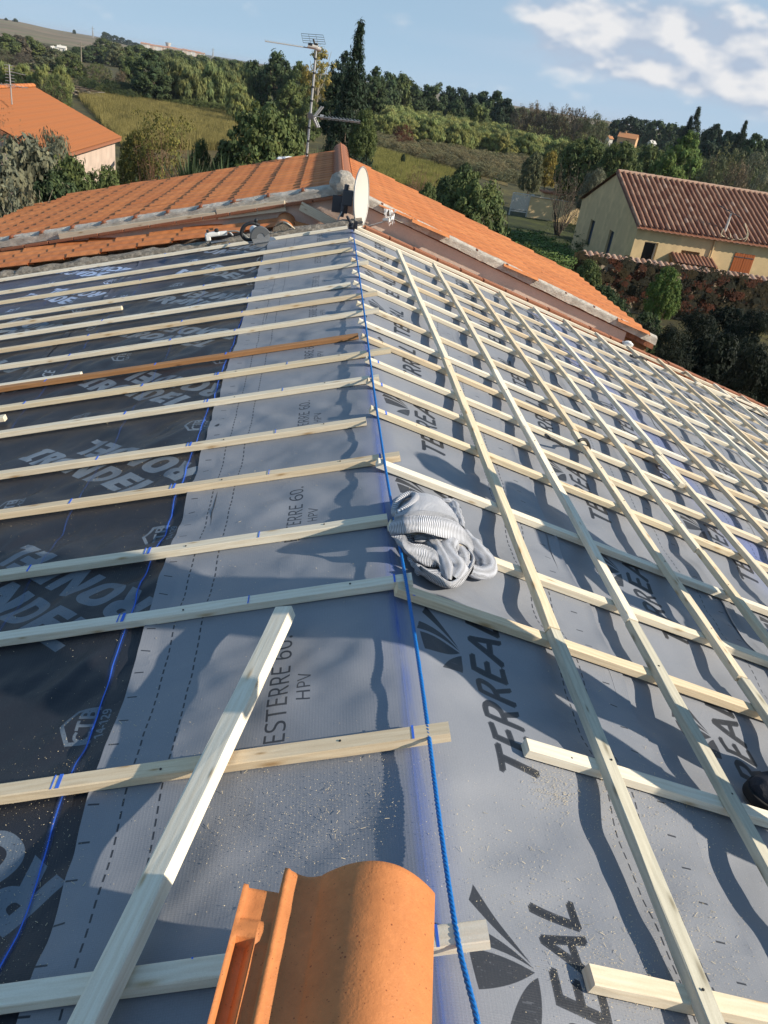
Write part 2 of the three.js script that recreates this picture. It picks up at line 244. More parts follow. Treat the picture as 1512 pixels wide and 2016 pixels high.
function sag(s, u, z) {                                               // height of the sheet above the deck
  const d = gapTo(s < 0 ? LB : RB, z), w = sstep(0.02, 0.17, d), near = sstep(0.0, 0.25, Math.abs(u));
  const q = s < 0 ? 31.7 : 2.9;
  let h = -0.006 * w * near + w * ((s < 0 ? 0.017 : 0.013) * fbm(u * 2.6 + q, z * 3.4, 1.5, 2) + 0.0058 * vn(u * 7.5 + q, z * 10.5 - u * 5) + (s < 0 ? 0.0036 : 0.0022) * vn(u * 13 + q, z * 19 + u * 9));
  if (s < 0 && u > 0.7) h += w * (0.012 * vn(u * 3.1 + 5, z * 2.2 + u * 3.4) + 0.012 * vn(u * 6.0, z * 7.5 + u * 6) + 0.005 * vn(u * 12.0, z * 15 + u * 14));
  h += -0.010 * w * near * (s > 0 ? 1 : 0.5);
  const ridge = sstep(0.0, 0.13, Math.abs(u));                         // the sheet is drawn tight over the ridge
  return Math.min(h, 0.012 * w) * ridge + (1 - ridge) * 0.002 * vn(z * 9, 0.5) + (s < 0 ? 0.0085 * w * vn(u * 4, z * 13 + u * 3, 4.5) * sstep(0.02, 0.08, u) * sstep(0.3, 0.12, u) : 0);
}
const ridgeRound = (u) => -(Math.sqrt(u * u + 0.0016) - Math.abs(u)) * SA;   // the sheet folds softly over the ridge
const ZR = []; for (let z = -2.6; z < 7.95; z += (z < 0.45 ? 0.15 : 0.010 + 0.0036 * z)) ZR.push(z); ZR.push(7.95);
function dustSheen(u, z, s) {                                              // dusty tone, chalk stain and a bluish sheen put into the sheet colour
  const v = 1 + 0.10 * fbm(u * 1.7 + 3 * s, z * 1.3, 2.2, 4);
  const blue = 0.28 * sstep(0.10, 0.0, Math.abs(u + 0.005)) * (0.6 + 0.4 * vn(z * 3, u * 30));
  const pat = s > 0 ? 0.75 * sstep(0.28, 0.0, Math.abs(u - 2.08 - 0.1 * vn(z, 1))) * sstep(2.4, 3.2, z) * clamp(0.6 + 0.7 * vn(z * 2.2, u * 3), 0, 1) : 0;  // chalk-dusted strip, its bluish plastic sheen put into the colour
  const b = Math.max(blue, pat);
  return [v * (1 - 0.55 * b), v * (1 - 0.38 * b), v * (1 + 0.45 * b)];
}
const greyMat = std({ map: greyTex, vertexColors: true, roughness: 0.50, bumpMap: creaseBump, bumpScale: 0.0034 });
const blackMat = std({ map: blackTex, vertexColors: true, roughness: 0.47, bumpMap: creaseBump, bumpScale: 0.0046 });
// one sheet from u0 to u1 on slope s
function sheet(name, label, s, us, lift, shift, mat, per, width, colour) {
  const nu = us.length - 1, nv = ZR.length - 1;
  const g = grid(nu, nv, (a, b, i, j) => {
    const z = ZR[j]; let u = us[i];
    if (typeof u === 'function') u = u(z);
    const S = u < 0 && s === 0 ? -1 : s || 1, au = s === 0 ? Math.abs(u) : u;
    const edge = i === 0 || i === nu ? 0.004 + 0.004 * vn(z * 4, i) : 0;
    const p = roofPt(S, au, z, lift + sag(S, au, z) + edge + ridgeRound(au));
    return { p, uv: [(u - shift) / width, z / per], c: colour(S < 0 ? -au : au, z) };
  });
  const m = mesh(name, g, mat); return tag(m, label, 'underlay sheet');
}
const range = (a, b, n) => Array.from({ length: n + 1 }, (_, i) => a + (b - a) * i / n);
{
  const edgeL = z => -(0.700 + 0.0155 * clamp(z, 0, 8)) + 0.006 * vn(z * 1.7, 4);
  const us = [edgeL, ...range(-0.68, -0.1, 36), ...range(-0.08, 0.08, 14), ...range(0.1, 0.735, 38), z => 0.75 + 0.006 * vn(z * 2, 8)];
  const ridge = sheet('underlay_sheet', 'grey printed underlay sheet folded over the ridge under the blue string', 0, us, 0.006, -0.75, greyMat, PER, ROLL, (u, z) => dustSheen(u, z, u < 0 ? -1 : 1));
  const WHERE = ['second grey underlay sheet down the right slope, below the ridge sheet', 'third grey underlay sheet down the right slope with blue chalk stains and painted sheen', 'fourth grey underlay sheet down the right slope', 'fifth grey underlay sheet down the right slope', 'sixth and lowest grey underlay sheet by the right eave'];
  for (let k = 1; k <= 5; k++) {
    const a = 0.70 + 0.85 * (k - 1), b = k === 5 ? 5.55 : 0.75 + 0.85 * k;
    sheet('underlay_sheet', WHERE[k - 1], 1, range(a, b, 34), 0.003 - 0.002 * k, 0.85 * k - 0.75, greyMat, PER, ROLL, (u, z) => dustSheen(u, z, 1));
  }
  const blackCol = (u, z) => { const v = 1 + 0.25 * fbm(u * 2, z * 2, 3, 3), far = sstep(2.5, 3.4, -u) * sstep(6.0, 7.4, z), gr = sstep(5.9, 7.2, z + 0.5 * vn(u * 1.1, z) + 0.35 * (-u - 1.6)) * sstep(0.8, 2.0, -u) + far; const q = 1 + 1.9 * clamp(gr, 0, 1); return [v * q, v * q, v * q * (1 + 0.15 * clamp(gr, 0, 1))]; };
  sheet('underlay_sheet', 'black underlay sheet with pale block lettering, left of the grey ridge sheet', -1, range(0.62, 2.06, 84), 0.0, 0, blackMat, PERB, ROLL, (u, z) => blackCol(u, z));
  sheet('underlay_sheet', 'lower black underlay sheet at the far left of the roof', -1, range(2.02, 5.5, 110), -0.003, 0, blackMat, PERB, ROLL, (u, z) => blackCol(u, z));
  // the black sheets run down the left slope: their print reads from u = -0.68 outwards
  for (const m of scene.children.filter(o => o.name.startsWith('underlay_sheet') && o.material === blackMat)) { const uv = m.geometry.attributes.uv, p = m.geometry.attributes.position; const off = m.userData.label.startsWith('lower') ? 1.36 : 0; for (let i = 0; i < uv.count; i++) { const u = -Math.hypot(p.getX(i), p.getY(i) - RIDGE); uv.setX(i, (u + off + 2.18) / ROLL); } }
  // snapped chalk lines
  const lines = (s, u, w, mat, z0, z1, parent) => { const zs = ZR.filter(z => z >= z0 && z <= z1); const g = grid(2, zs.length - 1, (a, b, i, j) => { const z = zs[j], uu = u + (a - 0.5) * w + 0.0015 * vn(z * 1.7, u * 9), S = s || (uu < 0 ? -1 : 1), au = s ? uu : Math.abs(uu); return { p: roofPt(S, au, z, 0.0085 + sag(S, au, z) + ridgeRound(au) + (s < 0 ? -0.005 : 0)), uv: [a, z * 0.6] }; }); return mesh('chalk_line', g, mat, parent); };
  const black = scene.children.find(o => o.userData.label && o.userData.label.startsWith('black underlay')), low = scene.children.find(o => o.userData.label && o.userData.label.startsWith('lower black'));
  lines(-1, 0.785, 0.022, chalkDust, 0.5, 7.9, black); lines(-1, 0.785, 0.0034, chalkMat, 0.6, 7.9, black);
  lines(-1, 1.185, 0.010, chalkDust, 1.0, 7.9, black); lines(-1, 1.81, 0.012, chalkDust, 2.0, 7.9, black); lines(-1, 2.6, 0.012, chalkDust, 3.0, 7.9, low);
  lines(0, -0.002, 0.058, chalkDust, 0.3, 7.9, ridge); lines(0, -0.006, 0.008, chalkDust, 0.5, 7.9, ridge);
}

// the house itself: deck, walls, the old tiles still lying past the far edge
const house = thing('house', 'house whose roof is stripped to grey and black underlay under new timber battens', 'house', [0, 0, -2.7]);
const H = p => p.sub(V3(0, 0, -2.7));                                 // into the house's own axes
const plaster = (c, z) => std({ color: c, roughness: 0.9, map: noiseTex(256, [0.6, 0.6], [232, 232, 232], 0.10, 6, 4, z), bumpMap: fineBump, bumpScale: 0.003 });
const pinkMat = plaster(lin(0.92, 0.69, 0.55), 1.3), creamMat = plaster(lin(0.62, 0.50, 0.36), 2.9);
{
  for (const s of [-1, 1]) mesh('roof_deck', slab([H(roofPt(s, 0.005, -3, -0.06)), H(roofPt(s, 5.6, -3, -0.06)), H(roofPt(s, 5.6, 8.0, -0.06)), H(roofPt(s, 0.005, 8.0, -0.06))], V3(0, -0.10, 0)), woodOld, house);
  const wy = RIDGE - 5.2 * SA - 0.2;
  for (const s of [-1, 1]) mesh('wall', box(0.25, wy, 10.6, s * 5.0, wy / 2, 0.2), pinkMat, house);
  mesh('wall', slab([V3(-4.87, 0, 5.5), V3(4.87, 0, 5.5), V3(4.87, wy, 5.5), V3(0, RIDGE - 0.25, 5.5), V3(-4.87, wy, 5.5)], V3(0, 0, -0.25)), pinkMat, house);
  mesh('gutter', (() => { const g = new THREE.CylinderGeometry(0.07, 0.07, 10.8, 10, 1, false, Math.PI / 2, Math.PI); g.rotateX(Math.PI / 2); g.translate(5.5, RIDGE - 5.62 * SA - 0.02, 0.2); return g; })(), std({ color: lin(0.5, 0.4, 0.32), roughness: 0.6 }), house);
}

// timber: every length is its own thing
function lay(name, label, cat, group, a, b, nrm, w, h, mat, seed, wane) {
  const L = a.distanceTo(b), m = mesh(name, timber(L, w, h, seed, wane), mat);
  frame(m, a.clone().lerp(b, 0.5), b.clone().sub(a), nrm); return tag(m, label, cat, group);
}
const pick = rng(91);
function mark(parent, x, w = 0.005) { const L = new THREE.BoxGeometry(w, 0.0008, BW * 1.01); L.translate(x, BH / 2 + 0.0006, 0); const m = mesh('chalk_mark', L, chalkMat, parent); return m; }
function nail(parent, x, dz = 0) { const g = new THREE.CylinderGeometry(0.0028, 0.0028, 0.002, 8); g.translate(x, BH / 2 + 0.0006, dz); mesh('nail_head', g, nailMat, parent); }
const nailMat = std({ color: lin(0.03, 0.03, 0.03), roughness: 0.5, metalness: 0.4 });
const leftMats = [2, 4, 2, 0, 4, 1, 0, 3, 'old', 0, 4, 2, 0, 3, 0, 2];
LB.forEach(([z, u], i) => {
  const n = i + 1, label = i === 8 ? 'reddish brown older batten across the left slope among pale ones' : `pale counter batten across the left slope, ${ord(n)} counted from the near end`;
  const m = lay('counter_batten', label, 'batten', 'counter battens across the left slope', roofPt(-1, u, z, BH / 2 + 0.008), roofPt(-1, 5.3, z + 0.01 * vn(i, 3), BH / 2 + 0.008), NRM(-1), BW, BH, leftMats[i] === 'old' ? woodOld : woodMats[leftMats[i]], 200 + i);
  const L = (5.3 - u), X = uu => uu - u - L / 2;
  for (const uu of [0.785, 1.185, 1.81]) if (z > 0.5) mark(m, X(uu), 0.006 + 0.003 * pick());
  if (z < 4) { mark(m, X(0.42 + 0.004 * vn(z, 1)), 0.003); mark(m, X(0.785 + 0.014), 0.003); if (u < -0.02) mark(m, X(0.0), 0.005); nail(m, X(0.12 + 0.1 * pick()), 0.004); nail(m, X(0.5 + 0.2 * pick()), -0.006); }
});
RB.forEach(([z, u], i) => {
  const n = i + 1, label = `pale counter batten running down the right slope, ${ord(n)} counted from the near end`;
  const z1 = z + [0, 0, 0, 0, 0.02, 0, 0.03, 0.05, 0.05, 0.06, 0.08, 0.1, 0.12, 0.12, 0.15, 0.15, 0.3][i];
  const m = lay('counter_batten', label, 'batten', 'counter battens down the right slope', roofPt(1, u, z, BH / 2 + 0.008), roofPt(1, 5.35, z1, BH / 2 + 0.008), NRM(1), BW, BH, woodMats[[1, 2, 4, 0, 2, 3, 1, 0, 4, 2, 1, 0, 2, 4, 0, 1, 2][i]], 300 + i);
  const X = uu => uu - u - (5.35 - u) / 2;
  if (z < 4 && u < 0.1) { mark(m, X(0.035), 0.008); nail(m, X(0.18), 0.004); } else nail(m, X(u + 0.12), 0.003);
});
{ // battens parallel to the ridge, on top of the counter battens of the right slope, each in two or three lengths
  const U = [0.487, 0.855, 1.245, 1.575, 1.945, 2.33, 2.755, 3.2, 3.62, 4.02, 4.42, 4.84, 5.2];
  const FAR = [7.35, 7.52, 7.55, 7.66, 7.66, 7.78, 7.88, 7.98, 8.05, 8.12, 8.12, 8.18, 8.2];
  const CUT = [[1.80, 4.3], [2.02, 4.55], [1.9, 3.95], [2.9, 5.2], [2.35, 4.4], [3.3, 5.9], [2.6, 5.1], [3.7, 6.1], [2.9, 5.4], [3.9, 6.4], [4.4, 6.9], [3.5, 6.1], [4, 6.2]];
  const PART = ['near', 'middle', 'far'];
  U.forEach((u, i) => {
    const zs = [-2.4, ...CUT[i], FAR[i]], du = i < 3 ? [0.022, 0.0, -0.004] : [0, 0, 0];
    for (let k = 0; k < 3; k++) {
      const grey = (i === 0 && k === 0) || (i === 1 && k === 0) || (i === 2 && k === 0), j = (pick() - 0.5) * 0.012;
      const ua = u + du[k] + j * 0.5 + (i < 3 && k === 0 ? 0.03 : 0), ub = u + j + (k === 2 && i < 4 ? -0.06 + i * 0.012 : 0);
      const off = BH * 1.5 + 0.010;
      const label = `${grey ? 'weathered greyish' : 'pale'} batten parallel to the ridge, ${ord(i + 1)} row down the right slope, ${PART[k]} length`;
      const rbm = lay('roof_batten', label, 'batten', 'battens along the right slope', roofPt(1, ua, zs[k] + (k ? 0.0015 : 0), off), roofPt(1, ub, zs[k + 1] - 0.0015, off), NRM(1), BW * (grey ? 1.0 : 0.97), BH, grey ? woodGrey : woodMats[(i * 5 + k * 3) % 6], 400 + i * 3 + k, 0.0018);
      if (i < 5) for (const [zq] of RB) if (zq > zs[k] + 0.05 && zq < zs[k + 1] - 0.05 && zq < 4.4) nail(rbm, zq + 0.01 * i - (zs[k] + zs[k + 1]) / 2 + 0.006 * (pick() - 0.5), 0.012 * (pick() - 0.5));
    }
  });
  // loose offcuts lying among them
  lay('batten_offcut', 'short pale batten offcut lying beside the fifth batten row of the right slope', 'batten', null, roofPt(1, 1.90, 3.78, BH * 1.5 + 0.012), roofPt(1, 1.90, 4.16, BH * 1.5 + 0.012), NRM(1), BW, BH, woodMats[0], 470);
  lay('batten_offcut', 'long pale spare batten lying along the right slope near the eave', 'batten', null, roofPt(1, 3.47, 4.3, BH * 1.5 + 0.010), roofPt(1, 3.47, 6.6, BH * 1.5 + 0.010), NRM(1), BW, BH, woodMats[2], 471);
  for (const [k, z, L] of [[0, 7.62, 0.5], [1, 7.80, 0.75], [2, 7.93, 0.55]]) lay('batten_offcut', `thin pale lath beside the far right edge of the roof, ${ord(k + 1)} of three going outwards`, 'batten', null, roofPt(1, 3.9 + 0.62 * k, z, 0.06), roofPt(1, 3.9 + 0.62 * k + L, z + 0.07, 0.06), NRM(1), 0.03, 0.02, woodMats[2], 480 + k);
  lay('batten_offcut', 'shorter pale batten end beside the left slope battens at the left', 'batten', null, roofPt(-1, 1.76, 5.83, BH / 2 + 0.006), roofPt(-1, 5.2, 5.84, BH / 2 + 0.006), NRM(-1), BW, BH, woodMats[1], 490);
  lay('batten_offcut', 'pale batten lapped beside the reddish brown one at the left edge', 'batten', null, roofPt(-1, 1.62, 4.295, BH / 2 + 0.012), roofPt(-1, 5.0, 4.30, BH / 2 + 0.012), NRM(-1), BW * 0.9, BH, woodMats[2], 491);
  lay('batten_offcut', 'small batten end poking into view at the left edge of the photograph', 'batten', null, roofPt(-1, 1.86, 3.76, BH / 2 + 0.006), roofPt(-1, 3.4, 3.74, BH / 2 + 0.006), NRM(-1), BW, BH, woodMats[0], 492);
  lay('edge_batten', 'pale batten closing the far edge of the right slope beside the old tiles', 'batten', null, roofPt(1, 0.02, 7.80, BH / 2 + 0.008), roofPt(1, 5.5, 8.26, BH / 2 + 0.008), NRM(1), BW, BH, woodMats[0], 493);
}
{ // the loose batten lying aslant over the left slope
  const a = roofPt(-1, 0.300, 1.705, 0.062), b = roofPt(-1, 0.640, 0.38, 0.066);
  lay('loose_batten', 'loose pale batten lying aslant across two battens of the left slope', 'batten', null, a, b, NRM(-1).add(V3(-0.10, 0, 0)), 0.048, 0.034, woodMats[2], 500, 0.002);
}
{ // old tiled strip, bricks and mortar along the far edge
  const mortar = std({ color: lin(0.46, 0.42, 0.37), roughness: 0.95, map: noiseTex(256, [3, 3], [205, 200, 192], 0.45, 9, 5, 4.4), bumpMap: fineBump, bumpScale: 0.02 });
  globalThis.mortarMat = mortar;
  const brick = std({ color: lin(0.50, 0.22, 0.12), roughness: 0.9, map: noiseTex(256, [4, 4], [215, 205, 200], 0.35, 8, 4, 6.1) });
  globalThis.brickMat = brick;
  const rough = (s, u0, u1, z0, z1, w, h, seed, y0) => grid(90, 8, (a, b) => { const u = lerp(u0, u1, a), t = b * Math.PI, z = lerp(z0, z1, a) - Math.cos(t) * w / 2 + 0.014 * vn(u * 22, b * 5, seed + 0.5); return { p: H(roofPt(s, u, z, y0 + Math.sin(t) * h * (0.75 + 0.5 * fbm(u * 9, b * 4, seed + 0.5, 3)) )), uv: [u, b * 0.3] }; });
  mesh('mortar_bed', rough(-1, -0.1, 5.5, 7.965, 7.965, 0.17, 0.085, 1, 0.0), mortar, house);
  mesh('mortar_bed', rough(1, 0.0, 3.3, 8.36, 8.36, 0.12, 0.035, 2, -0.02), mortar, house);
  // hollow bricks laid along the right edge, each with a joint
  let n = 0; for (let u = 0.12; u < 5.5; u += 0.265) { const zz = 7.93 + 0.075 * u + 0.02, b = mesh('brick', new RoundedBoxGeometry(0.252, 0.075, 0.10, 1, 0.006), brick, house); frame(b, H(roofPt(1, u + 0.12, zz, 0.012 + 0.006 * vn(u * 7, 2))), V3(CA, -SA, -0.075), NRM(1)); if (n++ > 40) break; }
}

// ------------------------------------------------------------------ things lying on the roof
const blueRope = std({ color: lin(0.005, 0.16, 0.50), roughness: 0.45 });
{ // the blue line stretched along the ridge
  const Q = [[962, 2200, 0.05], [940, 2016, 0.045], [905, 1870, 0.042], [870, 1650, 0.032], [835, 1380, 0.040], [800, 1150, 0.046], [765, 960, 0.044], [748, 850, 0.042], [735, 760, 0.042], [715, 600, 0.042], [697, 470, 0.04]];
  const P = [V3(0.05, RIDGE + 0.045, 1.6), ...Q.map(([x, y, h]) => onY(x, y, RIDGE + h))]; const curve = new THREE.CatmullRomCurve3(P);
  const L = curve.getLength(), N = 3000, list = [];
  const t = thing('string_line', 'taut blue twisted nylon line running along the ridge', 'string', P[0]);
  for (let k = 0; k < 3; k++) { const pts = []; for (let i = 0; i <= N; i++) { const f = i / N, c = curve.getPointAt(f), a = f * L / 0.030 * Math.PI * 2 + k * 2.094; pts.push(c.add(V3(Math.cos(a) * 0.0024, Math.sin(a) * 0.0024, 0)).sub(P[0])); } mesh('strand', new THREE.TubeGeometry(new THREE.CatmullRomCurve3(pts, false, 'chordal'), N, 0.0030, 5, false), blueRope, t); }
  const e = onRoof(693, 450, -1, 0.03), k = thing('line_holder', 'small black clamp holding the far end of the blue line', 'clamp', e);
  const blk = std({ color: lin(0.012, 0.013, 0.02), roughness: 0.5 });
  mesh('jaw', merge([box(0.05, 0.05, 0.07, -0.01, 0.02, 0, 0.008), box(0.035, 0.09, 0.03, 0.03, 0.03, 0.02, 0.006)]), blk, k);
  mesh('handle', merge([capped(V3(-0.02, 0.05, 0), V3(-0.06, 0.10, -0.02), 0.012), capped(V3(0.04, 0.06, 0.02), V3(0.09, 0.07, 0.0), 0.010), capped(V3(0, 0.05, 0.03), V3(-0.01, 0.02, 0.09), 0.008)]), blk, k);
}
{ // the big clay tile in front
  const clayMap = canvasTex(1024, 1024, (ctx, w, h) => { pixels(w, h, (i, j) => { const n = tn(i / w * 9, j / h * 9, 9, 9, 7.7, 5) * 22 + tn(i / w * 60, j / h * 60, 60, 60, 1.7, 2) * 12, g = (R0() - 0.5) * 16; return [228 + n + g, 220 + n * 1.1 + g, 212 + n * 1.2 + g]; })(ctx); for (let k = 0; k < 2600; k++) { const l = R0() < 0.45; ctx.fillStyle = l ? `rgba(255,240,220,${0.2 + 0.4 * R0()})` : `rgba(90,50,35,${0.15 + 0.4 * R0()})`; ctx.beginPath(); ctx.arc(R0() * w, R0() * h, 0.8 + 2.4 * R0() * R0(), 0, 7); ctx.fill(); } for (let k = 0; k < 26; k++) { ctx.strokeStyle = `rgba(250,225,195,${0.12 + 0.2 * R0()})`; ctx.lineWidth = 1 + 2 * R0(); const x = R0() * w, y = R0() * h; ctx.beginPath(); ctx.moveTo(x, y); ctx.lineTo(x + (R0() - 0.5) * 90, y + (R0() - 0.5) * 200); ctx.stroke(); } }, [2, 2]);
  const clay = std({ color: lin(0.74, 0.285, 0.092), roughness: 0.62, map: clayMap, bumpMap: bumpTex(512, [5, 5], 60, 3, 2.2, 0.9), bumpScale: 0.0008 });
  const D = 1.237, d = ray(675, 1721), O = along(d, D / d.dot(FWD)).add(V3(0, -0.008, 0));
  const h = (x, z) => {
    if (x > -0.031) { const t = (x + 0.031) / 0.181; return 0.062 * Math.pow(Math.sin(Math.PI * Math.min(t * 0.965 + 0.005, 1)), 0.85) - 0.006 * t; }
    if (x > -0.083) return -0.009 * Math.sin(Math.PI * (x + 0.083) / 0.052);
    if (x > -0.094) return 0.004;
    let y = -0.008;
    if (x < -0.142) y = 0.001;
    if (z > 0.115) { if (x > -0.126 && x < -0.114) y = 0.001; else if (x <= -0.126 && x >= -0.142) y = -0.022; }
    if (z > 0.092 && z < 0.122 && x <= -0.108) y = Math.max(y, 0.001 - 0.004 * Math.abs(z - 0.107) / 0.015);
    return y;
  };
  const z0 = x => x < -0.0935 ? 0.036 : 0, xs = [], EX = [-0.15, -0.143, -0.1415, -0.1275, -0.126, -0.1145, -0.113, -0.0945, -0.0925, -0.085, -0.0825];
  xs.push(...EX); for (let x = -0.078; x < -0.034; x += 0.005) xs.push(x); xs.push(-0.0322, -0.0305); for (let i = 1; i <= 34; i++) xs.push(-0.031 + 0.181 * i / 34);
  const zs = []; for (let z = 0; z < 0.03; z += 0.006) zs.push(z); for (let z = 0.036; z < 0.14; z += 0.004) zs.push(z); for (let z = 0.15; z <= 0.461; z += 0.02) zs.push(z);
  const T = 0.014, round = (z, a) => -0.0035 * Math.pow(clamp(1 - (z - a) / 0.004, 0, 1), 2);
  const top = (i, j) => { const x = xs[i], a = z0(x), z = Math.max(zs[j], a); return V3(x, h(x, z) + round(z, a) + 0.0004 * vn(x * 60, z * 60), z); };
  const nu = xs.length - 1, nv = zs.length - 1;
  const lower = (i, j) => { const p = top(i, j); p.y -= T; return p; };
  const a = grid(nu, nv, (q, w, i, j) => { const p = top(i, j); return { p, uv: [p.x * 1, p.z] }; });
  const b = grid(nu, nv, (q, w, i, j) => { const p = lower(nu - i, j); return { p, uv: [p.x, p.z] }; });
  const side = (f) => grid(f.n, 1, (q, w, i, j) => { const p = j ? f.l(i) : f.t(i); return { p, uv: [p.x + p.z, p.y] }; });
  const edges = [{ n: nu, t: i => top(nu - i, 0), l: i => lower(nu - i, 0) }, { n: nu, t: i => top(i, nv), l: i => lower(i, nv) }, { n: nv, t: j => top(0, j), l: j => lower(0, j) }, { n: nv, t: j => top(nu, nv - j), l: j => lower(nu, nv - j) }].map(side);
  const body = merge([a, b, ...edges]);
  const mk = (label, dy, dz, dx) => { const t = thing('roof_tile', label, 'roof tile', O.clone().add(V3(0, dy, 0)).addScaledVector(right0, dx).addScaledVector(V3(Math.sin(yaw), 0, -Math.cos(yaw)), -dz)); t.rotation.y = -yaw; t.rotateX(rad(1.2)); mesh('tile_body', body, clay, t); return t; };
  mk('large orange clay roof tile with a barrel roll, topmost, at the bottom of the photo', 0, 0, 0);
  mk('orange clay roof tile lying under the topmost one', -0.048, 0.035, 0.004);
  mk('orange clay roof tile lowest of the pile, resting on the battens', -0.096, 0.05, 0.006);
}
{ // the crumpled sweater
  const ribs = canvasTex(256, 64, pixels(256, 64, (i, j) => { const a = Math.sin(i / 256 * Math.PI * 2 * 8), k = Math.sin(j / 64 * Math.PI * 2 * 6 + (a > 0 ? 1.6 : 0)); const v = clamp(200 + 52 * a + 14 * k + (R0() - 0.5) * 26, 0, 255); return [v * 0.99, v * 0.99, v]; }), [5.6, 3]);
  const knit = canvasTex(256, 256, pixels(256, 256, (i, j) => { const a = Math.sin(j / 256 * Math.PI * 2 * 10), k = Math.sin(i / 256 * Math.PI * 2 * 12 + a); const v = clamp(198 + 52 * a + 20 * k + (R0() - 0.5) * 26, 0, 255); return [v * 0.99, v * 0.99, v]; }), [4.4, 4.4]);
  const wool = (map, bs) => std({ color: lin(0.98, 1.0, 1.05), roughness: 0.95, map, bumpMap: map, bumpScale: bs, side: THREE.DoubleSide });
  const soft = canvasTex(256, 256, pixels(256, 256, (i, j) => { const a = Math.sin(j / 256 * Math.PI * 2 * 10), k = Math.sin(i / 256 * Math.PI * 2 * 14 + a); const v = clamp(200 + 22 * a + 22 * k + (R0() - 0.5) * 30, 0, 255); return [v * 0.99, v * 0.99, v]; }), [4.4, 9]), foldM = wool(soft, 0.005);
  const ribM = wool(ribs, 0.007), knitM = wool(knit, 0.006);
  const S = ([X, Y, h]) => onRoof(740 + X / 5.815, 950 + Y / 5.815, 1, h);
  const base = onRoof(860, 1065, 1, 0.0), t = thing('sweater', 'crumpled light grey ribbed knit sweater lying by the ridge line', 'sweater', base);
  const loft = (rows, us, vs, uv, wob = 0.004) => { const C = rows.map(r => new THREE.CatmullRomCurve3(r.map(q => S(q).sub(base)))); return grid(us, vs, (a, b) => { const P = C.map(c => c.getPoint(a)), K = new THREE.CatmullRomCurve3(P), p = K.getPoint(b); p.y += wob * vn(a * 7, b * 5, rows.length); p.x += wob * vn(a * 6 + 3, b * 6, 2.5); return { p, uv: [a * uv[0], b * uv[1]] }; }); };
  // back and shoulders
  mesh('body', loft([[[215, 300, 0.012], [330, 140, 0.02], [480, 118, 0.03], [640, 140, 0.03], [780, 205, 0.022], [915, 330, 0.012]],
    [[235, 330, 0.06], [345, 245, 0.085], [450, 180, 0.10], [620, 200, 0.098], [775, 265, 0.085], [930, 390, 0.055]],
    [[215, 400, 0.080], [330, 360, 0.112], [480, 320, 0.128], [650, 320, 0.124], [820, 380, 0.10], [960, 470, 0.07]],
    [[190, 445, 0.078], [330, 405, 0.115], [480, 390, 0.130], [680, 398, 0.125], [840, 425, 0.105], [985, 505, 0.075]]], 40, 26, [1, 0.8]), knitM, t);
  // turned hem over the opening
  mesh('ribbed_hem', loft([[[205, 425, 0.086], [330, 392, 0.122], [480, 380, 0.136], [680, 390, 0.131], [840, 418, 0.112], [1000, 510, 0.084], [1100, 660, 0.07]],
    [[150, 500, 0.072], [320, 470, 0.125], [480, 460, 0.142], [690, 480, 0.136], [870, 520, 0.115], [1030, 590, 0.09], [1120, 720, 0.068]],
    [[165, 590, 0.055], [330, 585, 0.100], [480, 568, 0.120], [690, 608, 0.112], [870, 655, 0.092], [1010, 720, 0.075], [1100, 800, 0.06]],
    [[215, 600, 0.045], [340, 575, 0.085], [480, 556, 0.102], [690, 595, 0.094], [860, 640, 0.075], [1000, 712, 0.055], [1090, 800, 0.04]]], 60, 16, [1.3, 0.2], 0.003), ribM, t);
  // collar ring and the dark neck inside it
  const ringC = [[215, 350, 0.05], [228, 255, 0.062], [300, 170, 0.078], [400, 132, 0.092], [455, 150, 0.100], [425, 215, 0.102], [350, 290, 0.098], [265, 345, 0.084]].map(q => S(q).sub(base));
  mesh('collar', new THREE.TubeGeometry(new THREE.CatmullRomCurve3(ringC, true), 70, 0.0115, 8, true), ribM, t);
  mesh('neck_inside', loft([[[222, 350, 0.05], [240, 250, 0.055], [310, 175, 0.07], [410, 138, 0.085]], [[260, 330, 0.015], [290, 260, 0.01], [340, 210, 0.015], [400, 180, 0.03]], [[265, 348, 0.08], [345, 292, 0.094], [420, 220, 0.098], [452, 155, 0.095]]], 20, 12, [0.4, 0.2]), knitM, t);
  // what shows under the hem: lower band, folds, loop, sleeves
  mesh('ribbed_hem', loft([[[185, 600, 0.075], [330, 600, 0.09], [400, 690, 0.085], [560, 715, 0.08], [700, 790, 0.085], [760, 900, 0.07]],
    [[235, 680, 0.06], [330, 760, 0.07], [450, 800, 0.07], [600, 850, 0.07], [720, 920, 0.07], [790, 1010, 0.06]],
    [[270, 740, 0.035], [350, 830, 0.045], [460, 900, 0.045], [600, 955, 0.045], [740, 970, 0.05], [830, 1130, 0.045]],
    [[290, 740, 0.02], [370, 840, 0.02], [470, 915, 0.02], [610, 970, 0.02], [740, 985, 0.02], [830, 1140, 0.02]]], 44, 16, [0.9, 0.2]), ribM, t);
